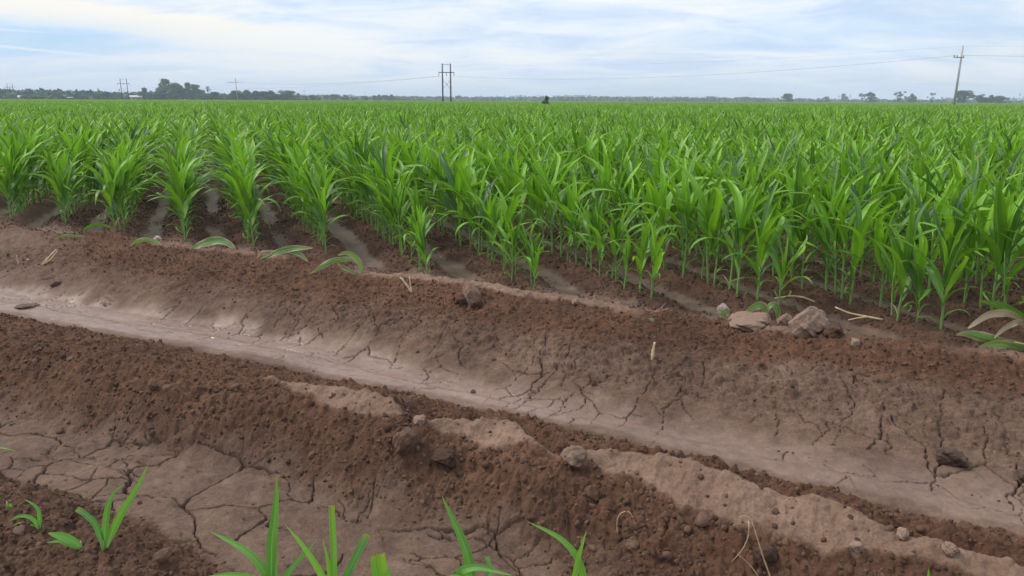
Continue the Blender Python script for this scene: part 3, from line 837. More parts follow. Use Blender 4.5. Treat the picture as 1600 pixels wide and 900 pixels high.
def rest_of_corn():
    pts, rot, scl, idx = [], [], [], []
    var = [corn_full_mesh(i, 8, 2, 5, 'corn').mesh('corn', M['leaf']) for i in range(NV)]
    for i in REST:
        x, y, k, j, r1, r2 = PP[i]
        pts.append((x, y, PZ[i])); rot.append((.18 * (r1 - .5), .22 * (((r2 * 5.7) % 1) - .5), r2 * 2 * PI)); s_ = (.84 + .30 * ((r1 * 7.3) % 1)) * taper(k, j) * GROW[i]
        scl.append((s_,) * 3); idx.append(int(r1 * NV) % NV)
    # row pieces for the middle distance
    rg = np.random.default_rng(99)
    nb = len(var)
    for c in range(6):
        b = Buf()
        for w in np.arange(-.5, .5, .15):
            L, size = SPECS[int(rg.integers(NV))]
            sub = Buf(); a = rg.uniform(0, 6.28); s_ = rg.uniform(.9, 1.1)
            for q in L[3:]: add_leaf(sub, q, 6, 2)
            v = np.concatenate(sub.v) * s_
            ca, sa = math.cos(a), math.sin(a)
            v = np.column_stack([v[:, 0] * ca - v[:, 1] * sa, v[:, 0] * sa + v[:, 1] * ca + w + rg.normal(0, .02), v[:, 2]])
            b.add(v, sub.f, np.concatenate(sub.uv), np.concatenate(sub.t))
        var.append(b.mesh('corn_row_piece', M['leaf']))
    for k, s_, w0 in ROWS:
        w = max(w0, -10)
        while w < 130:
            x = s_ * SX + w * WX; y = s_ * SY + w * WY
            if 36 <= y < 100 and abs(x) < y * .85:
                h = .93 + .16 * rg.random() + .12 * float(fbm(np.array([x * .12]), np.array([y * .12]), 2, 403)[0])
                pts.append((x, y, .10)); rot.append((0, 0, -B * 1.0 + (PI if rg.random() < .5 else 0))); scl.append((1, 1, h)); idx.append(nb + int(rg.integers(6)))
            w += 1.0
    # carpets of rows far off
    npz = len(var)
    for c in range(5):
        b = Buf()
        for r in range(10):
            for w in np.arange(-3.5, 3.5, .22):
                L, size = SPECS[int(rg.integers(NV))]
                ox = (r - 4.5) * ROW + rg.normal(0, .03)
                a0 = rg.uniform(0, 6.28)
                for q in (L[5], L[6], L[-3], L[-1]):
                    q = dict(q); q['az'] = q['az'] + a0; q['w'] *= 1.2
                    sub = Buf(); add_leaf(sub, q, 4, 1)
                    b.add(sub.v[0] + np.array([ox, w, 0]), sub.f, sub.uv[0], sub.t[0])
        var.append(b.mesh('corn_carpet', M['leaf']))
    ends = ([-45, -34, -16, -5, 0, 34, 50], [430, 430, 445, 560, 640, 600, 600])
    for a in range(-110, 110):
        for c in range(8, 110):
            s_ = S0 + a * 10 * ROW; w = c * 7.0
            x = s_ * SX + w * WX; y = s_ * SY + w * WY
            D = math.hypot(x, y); az = math.degrees(math.atan2(x, y))
            if y >= 97 and abs(x) < y * .85 and D < np.interp(az, *ends) + rg.uniform(-4, 4):
                pts.append((x, y, .10)); rot.append((0, 0, -B)); sc_ = .92 + .22 * rg.random(); scl.append((1, 1, sc_)); idx.append(npz + int(rg.integers(5)))
    scatter('corn_field', pts, rot, scl, idx, var, 'dense green corn stretching in rows to the far trees', 'corn field')
    print('corn instances', len(pts))
rest_of_corn()

# ------------------------------------------------------------------ young plants and fallen leaves, blade by blade
def px_blade(b, pix, y0, y1, width, fold=.3, wave=.15, prof='corn', tone=.6, seed=1, n=22, twist=0.0):
    """a blade through points of the photo, its depth running from y0 (base) to y1 (tip)"""
    m = len(pix)
    pts = [at_depth(px, py, y0 + (y1 - y0) * i / (m - 1)) for i, (px, py) in enumerate(pix)]
    q = resample(pts, n)
    tg = np.gradient(q, axis=0); tg /= np.linalg.norm(tg, axis=1)[:, None]
    tc = np.array([0, 0, CAMH]) - q; tc /= np.linalg.norm(tc, axis=1)[:, None]
    s_ = np.cross(tg, tc)
    a = twist if np.isscalar(twist) else np.interp(np.linspace(0, 1, n), np.linspace(0, 1, len(twist)), twist)
    s_ = s_ * np.cos(a)[..., None] + tc * np.sin(a)[..., None] if not np.isscalar(a) else s_ * math.cos(a) + tc * math.sin(a)
    blade(b, q, s_, width, fold, wave, 6, prof, tone, seed)

def sprout(name, label, cat, base, blades, mat='seedling', part='leaf', group=None, stem=None):
    """base = world point; blades = list of dicts for px_blade"""
    if len(blades) == 1 and stem is None:
        b = Buf(); px_blade(b, **blades[0])
        o = b.build(name, M[mat])
        return tag(o, label, cat, group)
    e = empty(name, base)
    for q in blades:
        q = dict(q); mt = q.pop('mat', mat)
        b = Buf(); px_blade(b, **q)
        b.v = [v - np.array(base) for v in b.v]
        b.build(part, M[mt], e)
    if stem is not None:
        b = Buf(); tube(b, np.array(stem[0]) - np.array(base), stem[1], 8, tone=.6); b.build('stalk', M['stalk'], e)
    return tag(e, label, cat, group)

def base_at(px, py):
    return on_ground(px, py)

def yb(px, py): return float(base_at(px, py)[1])
SG = 'young corn shoots at the lower edge'
# seedlings (base pixels may lie just under the frame)
def seed_plant(label, bpx, blades, group=SG, mat='seedling'):
    base = base_at(*bpx); y = base[1]
    L = []
    for q in blades:
        pix = [bpx] + list(q['p'])
        L.append(dict(pix=pix, y0=y, y1=y + q.get('dy', 0.0), width=q['w'] * 1.18, fold=q.get('fold', .3), wave=q.get('wave', .12), prof=q.get('prof', 'corn'),
                      tone=q.get('tone', .5), seed=q.get('seed', 3), twist=q.get('tw', 0.0)))
    r = .004
    st = (np.array([base - np.array([0, 0, .02]), base + np.array([0, 0, .015]), base + np.array([0, 0, .04])]), [r, r, r * .6])
    return sprout('corn_seedling', label, 'seedling', tuple(base), L, mat, 'leaf', group, st)

seed_plant('young corn shoot with one tall upright blade and one arching blade', (424, 955),
    [dict(p=[(424, 900), (424, 850), (430, 800), (433, 743)], w=.034, tone=.35, dy=-.02, seed=2),
     dict(p=[(418, 900), (395, 868), (365, 848), (328, 830)], w=.026, tone=.45, dy=.05, seed=4),
     dict(p=[(430, 920), (445, 900), (470, 872), (496, 842)], w=.020, tone=.25, dy=.08, seed=6),
     dict(p=[(418, 925), (395, 903), (360, 897), (325, 900)], w=.026, tone=.5, dy=-.06, seed=8),
     dict(p=[(424, 915), (421, 870), (423, 815)], w=.018, tone=.95, dy=.0, seed=9)])
seed_plant('young corn shoot with a clipped straight blade and yellow green side blades', (520, 965),
    [dict(p=[(522, 905), (521, 850), (518, 790)], w=.019, tone=.6, prof='cut', dy=.0, seed=3),
     dict(p=[(510, 912), (492, 880), (470, 848), (446, 820)], w=.022, tone=.95, dy=.04, seed=5),
     dict(p=[(532, 920), (545, 893), (560, 862), (574, 835)], w=.024, tone=.15, prof='cut', dy=.05, seed=7),
     dict(p=[(516, 905), (512, 872), (504, 842)], w=.017, tone=1.0, dy=.02, seed=11),
     dict(p=[(528, 925), (550, 903), (580, 902)], w=.022, tone=.6, dy=-.05, seed=8)])
seed_plant('short cut young corn shoot with two bright blades at the lower edge', (600, 965),
    [dict(p=[(594, 915), (587, 890), (586, 868)], w=.030, tone=.55, prof='cut', seed=3),
     dict(p=[(602, 915), (598, 890), (595, 866)], w=.026, tone=.98, prof='cut', dy=-.03, seed=5),
     dict(p=[(606, 930), (610, 905), (607, 880)], w=.015, tone=.9, dy=.02, seed=7)])
seed_plant('young corn shoot with a twisted blade leaning left over a flat arching leaf', (742, 960),
    [dict(p=[(738, 905), (733, 872), (720, 838), (705, 805), (690, 774)], w=.032, tone=.4, dy=.03, seed=5, tw=[.7, .5, 0, 0, .4]),
     dict(p=[(735, 920), (712, 893), (745, 884), (800, 899)], w=.030, tone=.3, dy=-.08, seed=4),
     dict(p=[(745, 915), (730, 895), (700, 900)], w=.02, tone=.6, dy=-.05, seed=9),
     dict(p=[(750, 915), (768, 892), (761, 870)], w=.016, tone=.2, prof='cut', dy=.06, seed=7)])
seed_plant('young corn shoot of two crossing blades at the lower edge', (912, 958),
    [dict(p=[(915, 915), (905, 872), (880, 843), (852, 827), (824, 815)], w=.024, tone=.45, dy=.06, seed=5, tw=[.4, .2, 0, .4]),
     dict(p=[(897, 912), (901, 880), (910, 850), (916, 829)], w=.019, tone=.9, dy=.02, seed=6)])
seed_plant('two bladed corn seedling on the dark soil ridge at lower left', (163, 861),
    [dict(p=[(172, 838), (190, 800), (210, 770), (222, 748), (232, 725)], w=.026, tone=.5, dy=.05, seed=3),
     dict(p=[(164, 825), (168, 790), (178, 768), (195, 756)], w=.022, tone=.3, dy=.04, seed=5),
     dict(p=[(157, 838), (147, 815), (133, 803), (120, 795)], w=.019, tone=.25, prof='cut', dy=-.01, seed=7)], 'corn seedlings on the soil ridge')
seed_plant('small bent corn seedling on the dark soil ridge near the left edge', (61, 829),
    [dict(p=[(62, 812), (60, 795), (50, 786), (38, 780)], w=.014, tone=.35, dy=.01, seed=3),
     dict(p=[(55, 814), (44, 806), (28, 806), (13, 815)], w=.014, tone=.6, dy=-.02, seed=5),
     dict(p=[(48, 820), (30, 816), (20, 822)], w=.008, tone=.8, dy=-.02, seed=7)], 'corn seedlings on the soil ridge')
seed_plant('corn seedling lying flat on the dark soil ridge below the small bent one', (128, 859),
    [dict(p=[(118, 848), (98, 838), (76, 833)], w=.026, tone=.5, dy=-.02, seed=3, prof='leafy'),
     dict(p=[(112, 852), (92, 845), (72, 848)], w=.014, tone=.75, dy=-.04, seed=5)], 'corn seedlings on the soil ridge')
seed_plant('tiny yellow green shoot at the left edge of the soil ridge', (13, 798),
    [dict(p=[(14, 793), (17, 787)], w=.010, tone=1.0, seed=3, prof='cut'), dict(p=[(16, 794), (20, 791)], w=.008, tone=.8, seed=5)], 'corn seedlings on the soil ridge')
seed_plant('shoot tip showing at the lower right edge', (1452, 930),
    [dict(p=[(1451, 910), (1451, 888)], w=.012, tone=.7, seed=3), dict(p=[(1455, 915), (1463, 903)], w=.010, tone=.6, seed=5)], None)
seed_plant('grass blade reaching in from the left edge over the cracked mud', (-40, 730),
    [dict(p=[(-25, 706), (0, 698), (26, 705)], w=.012, tone=.5, seed=3), dict(p=[(-45, 715), (-40, 700)], w=.010, tone=.6, seed=5)], None)

# fallen and wilted leaves on the far berm
def fallen(name, label, cat, pix, width, lift=.0, mat='wilted', dy=0.0, prof='leafy', tone=.5, seed=3, tw=0.3, fold=.25, wave=.25, group=None):
    y = base_at(*pix[0])[1] - .01
    b = Buf(); px_blade(b, pix, y, y + dy, width, fold, wave, prof, tone, seed, 20, tw)
    o = b.build(name, M[mat]); tag(o, label, cat, group)
FL = 'fallen leaves on the far berm'
fallen('corn_leaf', 'yellow green fallen leaf arched on the berm crest below the left corn rows', 'leaf', [(254, 386), (245, 378), (228, 374), (212, 377), (203, 385)], .05, tone=.95, group=FL, mat='wilted')
fallen('corn_leaf', 'thin green fallen leaf on the earth heap at left', 'leaf', [(134, 370), (120, 369), (100, 368), (84, 372)], .03, tone=.6, group=FL)
fallen('corn_leaf', 'fallen dark green corn leaf lying behind the light crust at left', 'leaf', [(298, 391), (315, 381), (340, 375), (358, 380), (370, 393)], .085, tone=.25, group=FL)
fallen('corn_leaf', 'low drooping leaf touching the ground between the two left rows', 'leaf', [(178, 358), (165, 352), (148, 350), (133, 356), (128, 366)], .035, tone=.6, group=FL, mat='leaf')
fallen('corn_leaf', 'pale withered leaf piece on the red berm face right of the tan crust', 'leaf', [(988, 503), (1005, 501), (1022, 501), (1038, 503)], .035, tone=.8, group=FL)
fallen('corn_leaf', 'dry tan leaf piece lying just left of the pale angular stone', 'leaf', [(1055, 502), (1068, 503), (1080, 505), (1095, 509)], .035, mat='dead', tone=.8, group=FL)
def multi(name, label, cat, basepx, blades, mat, group=None, lift=0.0):
    base = base_at(*basepx); L = []
    for q in blades:
        L.append(dict(pix=q['p'], y0=base[1] + q.get('y0', 0), y1=base[1] + q.get('dy', 0), width=q['w'], fold=q.get('fold', .3), wave=.3, prof=q.get('prof', 'leafy'),
                      tone=q.get('tone', .5), seed=q.get('seed', 3), twist=q.get('tw', .2), mat=q.get('mat', mat)))
    st = q_st = None
    if blades[0].get('stem'):
        pts = [at_depth(px, py, base[1]) for px, py in blades[0]['stem']]
        st = (np.array(pts), np.linspace(.011, .006, len(pts)))
    return sprout(name, label, cat, tuple(base), L, mat, 'leaf', group, st)
multi('corn_shoot', 'fallen corn shoot with a bent midrib arching over the far berm crest', 'corn shoot', (565, 429),
    [dict(p=[(566, 429), (563, 412), (552, 398), (540, 394), (528, 399)], w=.05, tone=.8, stem=[(567, 430), (566, 424), (563, 416)]),
     dict(p=[(560, 410), (545, 404), (520, 407), (500, 418), (484, 428)], w=.05, tone=.45),
     dict(p=[(558, 428), (545, 422), (535, 418), (527, 411)], w=.03, tone=.3)], 'wilted')
multi('corn_shoot', 'fallen corn leaves with a dry curled tip behind the left part of the far berm', 'corn shoot', (480, 410),
    [dict(p=[(413, 404), (432, 394), (458, 388), (489, 387)], w=.06, tone=.3, stem=[(408, 405), (415, 402), (425, 397)]),
     dict(p=[(440, 392), (455, 392), (470, 398), (482, 410)], w=.045, tone=.3),
     dict(p=[(436, 394), (422, 392), (408, 394), (401, 404)], w=.025, mat='dead')], 'wilted')
multi('corn_shoot', 'small wilted corn shoot beside the pale angular stone', 'corn shoot', (1135, 498),
    [dict(p=[(1135, 498), (1138, 488), (1135, 484), (1128, 490), (1123, 497)], w=.03, tone=.95, stem=[(1135, 500), (1136, 494), (1137, 490)]),
     dict(p=[(1135, 497), (1131, 491), (1128, 492), (1127, 498)], w=.02, tone=.7)], 'wilted')
multi('corn_shoot', 'wilted corn shoot bent over the long low tan clod', 'corn shoot', (1195, 502),
    [dict(p=[(1196, 498), (1196, 482), (1188, 475), (1175, 481), (1162, 492)], w=.06, tone=.7, stem=[(1194, 503), (1196, 494), (1199, 482)]),
     dict(p=[(1197, 490), (1202, 477), (1211, 475), (1216, 488), (1214, 504)], w=.045, tone=.3),
     dict(p=[(1192, 500), (1195, 490), (1200, 480)], w=.035, tone=.95)], 'wilted')
multi('corn_shoot', 'toppled withered corn plant with curled pale leaves at the right end of the far berm', 'corn shoot', (1600, 552),
    [dict(p=[(1615, 545), (1570, 537), (1535, 527), (1510, 520), (1494, 523)], w=.075, tone=.5, stem=[(1640, 540), (1610, 540), (1585, 535)], y0=.15, dy=.05),
     dict(p=[(1610, 550), (1580, 540), (1558, 537), (1535, 543), (1526, 553), (1532, 566)], w=.065, tone=.75, y0=.1, dy=-.05),
     dict(p=[(1600, 500), (1572, 488), (1545, 490), (1512, 513)], w=.055, mat='dead', tone=.7, y0=.3, dy=.15),
     dict(p=[(1610, 515), (1590, 502), (1570, 512), (1553, 528)], w=.04, mat='dead', tone=.5, y0=.25, dy=.1),
     dict(p=[(1620, 512), (1590, 490), (1560, 476), (1530, 470)], w=.055, mat='leaf', tone=.4, y0=.3, dy=.3),
     dict(p=[(1620, 520), (1605, 470), (1596, 462)], w=.05, mat='leaf', tone=.9, y0=.3, dy=.3)], 'wilted')

# straws, dry stalks and roots
def stick(name, label, cat, pix, rad, mat, dy=0.0, branches=()):
    base = base_at(*pix[0])
    y = base[1] - .01
    q = resample([at_depth(px, py, y + dy * i / (len(pix) - 1)) for i, (px, py) in enumerate(pix)], 14)
    rg = np.random.default_rng(len(label))
    b = Buf(); tube(b, q, rad * np.linspace(1, .6, 14) * rg.uniform(.8, 1.2, 14), 6)
    for br in branches:
        w = resample([at_depth(px, py, y) for px, py in br], 8); tube(b, w, rad * np.linspace(.8, .3, 8), 5)
    o = b.build(name, M[mat]); tag(o, label, cat)
stick('straw_stub', 'split dry straw stub stuck in the far berm', 'straw', [(643, 457), (636, 446), (625, 433)], .010, 'straw', 0, [[(643, 457), (641, 445), (640, 432)], [(640, 452), (632, 442), (629, 434)]])
stick('straw', 'pale straw standing upright on the red slope of the far berm', 'straw', [(1019, 562), (1020, 550), (1023, 535)], .010, 'straw')
stick('dry_stalk', 'long pale dry stalk lying among the stems behind the big angular clod', 'stalk', [(1380, 500), (1350, 494), (1325, 489), (1305, 480)], .009, 'straw', .05, [[(1355, 495), (1340, 497), (1325, 500)]])
stick('dry_leaf', 'thin tan curled leaf lying in front of the row behind the pale stone', 'leaf', [(1273, 472), (1255, 464), (1235, 462), (1210, 466)], .008, 'straw', .05)
stick('twig', 'thin crossed twigs at the end of the tan crust', 'twig', [(1016, 490), (1030, 486), (1045, 482)], .004, 'root', 0, [[(1020, 488), (1032, 482), (1040, 474)], [(1010, 484), (1020, 486), (1028, 487)]])
stick('dry_leaf', 'dry curled leaf on the left shoulder of the far berm', 'leaf', [(67, 414), (74, 404), (82, 396), (88, 390)], .011, 'straw', .02, [[(70, 412), (80, 405), (90, 392)], [(67, 414), (70, 408), (78, 407)]])
stick('straw', 'short white straw lying on the left slope of the ditch', 'straw', [(38, 406), (44, 405), (48, 406)], .006, 'straw')
stick('straw', 'short white straw standing on the left slope of the ditch', 'straw', [(29, 412), (27, 406), (26, 399)], .004, 'straw')
stick('twig', 'thin twig lying behind the split straw stub', 'twig', [(655, 431), (668, 430), (682, 436)], .004, 'root', .02)
stick('dry_root', 'two pale dry roots hanging down the near berm at the lower right', 'root', [(1205, 905), (1192, 870), (1183, 840), (1175, 815)], .0032, 'root', .03,
      [[(1188, 905), (1170, 880), (1152, 866)], [(1170, 815), (1170, 840), (1160, 860), (1143, 878)], [(1175, 815), (1165, 805), (1155, 807)]])
stick('dry_root', 'fine pale rootlets on the dry crust at the right', 'root', [(1228, 780), (1238, 792), (1246, 800), (1256, 806)], .002, 'root', 0, [[(1240, 794), (1245, 800), (1244, 812)], [(1246, 808), (1265, 812), (1290, 815)]])
stick('dry_root', 'thin dark root loop on the near berm above the lower right', 'root', [(965, 835), (963, 815), (968, 800), (985, 797), (994, 825)], .0022, 'root')
stick('dry_root', 'thin straight rootlet lying across the middle of the near berm', 'root', [(712, 765), (740, 767), (765, 770)], .0018, 'root')

# ------------------------------------------------------------------ far trees
def leaf_quads(b, C, S, rg, tone):
    n = len(C)
    d1 = rg.normal(size=(n, 3)); d1 /= np.linalg.norm(d1, axis=1)[:, None]
    d2 = rg.normal(size=(n, 3)); d2 -= (d2 * d1).sum(1)[:, None] * d1; d2 /= np.linalg.norm(d2, axis=1)[:, None]
    a = d1 * S[:, None]; c = d2 * S[:, None] * .7
    v = np.stack([C - a, C - .2 * a - c, C + a, C + .1 * a + c], 1).reshape(-1, 3)
    b.add(v, [(4 * i, 4 * i + 1, 4 * i + 2, 4 * i + 3) for i in range(n)], None, np.repeat(tone, 4))

def tree_meshes(kind, seed):
    """unit tree: height 1, base at the origin, width about 1 for kind 'round'"""
    rg = np.random.default_rng(seed)
    tb = Buf(); cb = Buf()
    lobes = []
    if kind == 'round':
        for _ in range(26):
            a = rg.uniform(0, 6.28); z = rg.uniform(.22, .92); r = rg.uniform(.03, .40) * math.sin(min(1, (1.06 - z) * 1.6) * 1.57)
            lobes.append((r * math.cos(a), r * math.sin(a), z, rg.uniform(.07, .16)))
        trunk = .4
    elif kind == 'tall':
        for _ in range(12):
            a = rg.uniform(0, 6.28); z = rg.uniform(.2, .93); r = rg.uniform(.02, .26) * (1.1 - z * .7)
            lobes.append((r * math.cos(a), r * math.sin(a), z, rg.uniform(.09, .16)))
        trunk = .35
    elif kind == 'wide':
        for _ in range(12):
            a = rg.uniform(0, 6.28); r = rg.uniform(.05, .42); z = rg.uniform(.25, .80)
            lobes.append((r * math.cos(a), r * math.sin(a), z - .3 * r, rg.uniform(.14, .22)))
        trunk = .3
    elif kind == 'umbrella':
        for _ in range(12):
            a = rg.uniform(0, 6.28); r = rg.uniform(.05, .45); z = rg.uniform(.70, .92)
            lobes.append((r * math.cos(a), r * math.sin(a), z - .2 * r, rg.uniform(.09, .14)))
        trunk = .62
    elif kind == 'ragged':
        for _ in range(9):
            a = rg.uniform(0, 6.28); r = rg.uniform(.05, .42); z = rg.uniform(.3, .95)
            lobes.append((r * math.cos(a), r * math.sin(a), z, rg.uniform(.06, .15)))
        trunk = .35
    if kind == 'palm':
        tube(tb, [(0, 0, -.02), (.01, 0, .4), (.0, .01, .8)], [.028, .022, .02], 7)
        for i in range(26):
            a = rg.uniform(0, 6.28); e = rg.uniform(-70, 80)
            p, s_ = leaf_curve(.82, a, .24, e, 60, 6)
            blade(cb, p, s_, .06, .3, 0, 2, 'leafy', rg.uniform(0, 1))
        return tb, cb
    if kind == 'feather':   # tall slim palm with a narrow head
        tube(tb, [(0, 0, -.02), (.0, 0, .5), (.0, .0, .80)], [.012, .010, .010], 6)
        for i in range(18):
            a = rg.uniform(0, 6.28); e = rg.uniform(-60, 85)
            p, s_ = leaf_curve(.84, a, .16, e, 70, 5)
            blade(cb, p, s_, .05, .3, 0, 2, 'leafy', rg.uniform(0, 1))
        return tb, cb
    tube(tb, [(0, 0, -.02), (.01, .005, trunk * .5), (0, 0, trunk)], [.040, .030, .024], 7)
    for (x, y, z, r) in lobes[:7]:
        tube(tb, [(0, 0, trunk * rg.uniform(.55, 1)), (x * .5, y * .5, (trunk + z) / 2), (x, y, z)], [.018, .012, .005], 5)
    for (x, y, z, r) in lobes:
        n = int(5200 * r * r * 2.0)
        d = rg.normal(size=(n, 3)); d /= np.linalg.norm(d, axis=1)[:, None]
        rr = r * rg.uniform(.25, 1.12, n) ** .5
        C = np.array([x, y, z]) + d * rr[:, None] * np.array([1, 1, .8])
        leaf_quads(cb, C, rg.uniform(.014, .036, n), rg, np.clip(rg.uniform(.1, .9) * .6 + rg.uniform(0, .4, n), 0, 1))
    # lift anything under the ground
    return tb, cb
TREES = {}
def tree(kind, k, mat):
    key = (kind, k, mat)
    if key not in TREES:
        tb, cb = tree_meshes(kind, 700 + k * 13 + len(kind))
        TREES[key] = (tb.mesh('trunk', M['bark']), cb.mesh('crown', M[mat]))
    return TREES[key]
def horizon(px):
    # row of the photo at which the line of sight is level
    lo, hi = 100.0, 220.0
    for _ in range(40):
        mid_ = (lo + hi) / 2
        if ray(px, mid_)[2] > 0: lo = mid_
        else: hi = mid_
    return lo
def put_tree(px, top, wpx, D, kind, mat, label, group, k):
    d = ray(px, horizon(px)); n_ = math.hypot(d[0], d[1])
    x, y = d[0] / n_ * D, d[1] / n_ * D
    depth_ = y
    h = ((horizon(px) - top) / F * depth_ + CAMH) * (1.3 if D > 650 else 1.0)
    w = wpx / F * depth_ * (1.3 if D < 650 and wpx > 8 else 1.25 if D > 650 and wpx > 6 else 1.0)
    tm, cm = tree(kind, k, mat)
    nm = 'palm_tree' if kind in ('palm', 'feather') else 'tree'
    e = empty(nm, (x, y, .05), (k * 1.9 + px * .37) % 6.28)
    ww = w / (.48 if kind in ('palm', 'feather') else .52 if kind == 'tall' else .80)
    e.scale = (ww, ww, h * (1.0 if kind in ('palm', 'feather') else 1.04))
    for a, me in (('trunk', tm), ('crown', cm)):
        o = bpy.data.objects.new(a, me); o.parent = e; COL.objects.link(o)
    tag(e, label, 'palm' if nm == 'palm_tree' else 'tree', group)
G1, G2, G3, G4 = 'trees at the far left edge of the field', 'tall tree cluster on the left horizon', 'low round trees left of the middle', 'small trees on the far right horizon'
g1 = 'hazy tree in the low belt around the two pylons at far left'
g2 = 'hazy tree of the belt right of the concrete pole at left'
g3 = 'small rounded tree in the spaced line of trees left of the big twin pole pylon'
g4 = 'small hazy bush-like tree in the line just right of the big twin pole pylon'
g5 = 'small hazy tree low on the middle horizon right of the lone dark tree'
g6 = 'small hazy tree in the far line before the leaning pole at right'
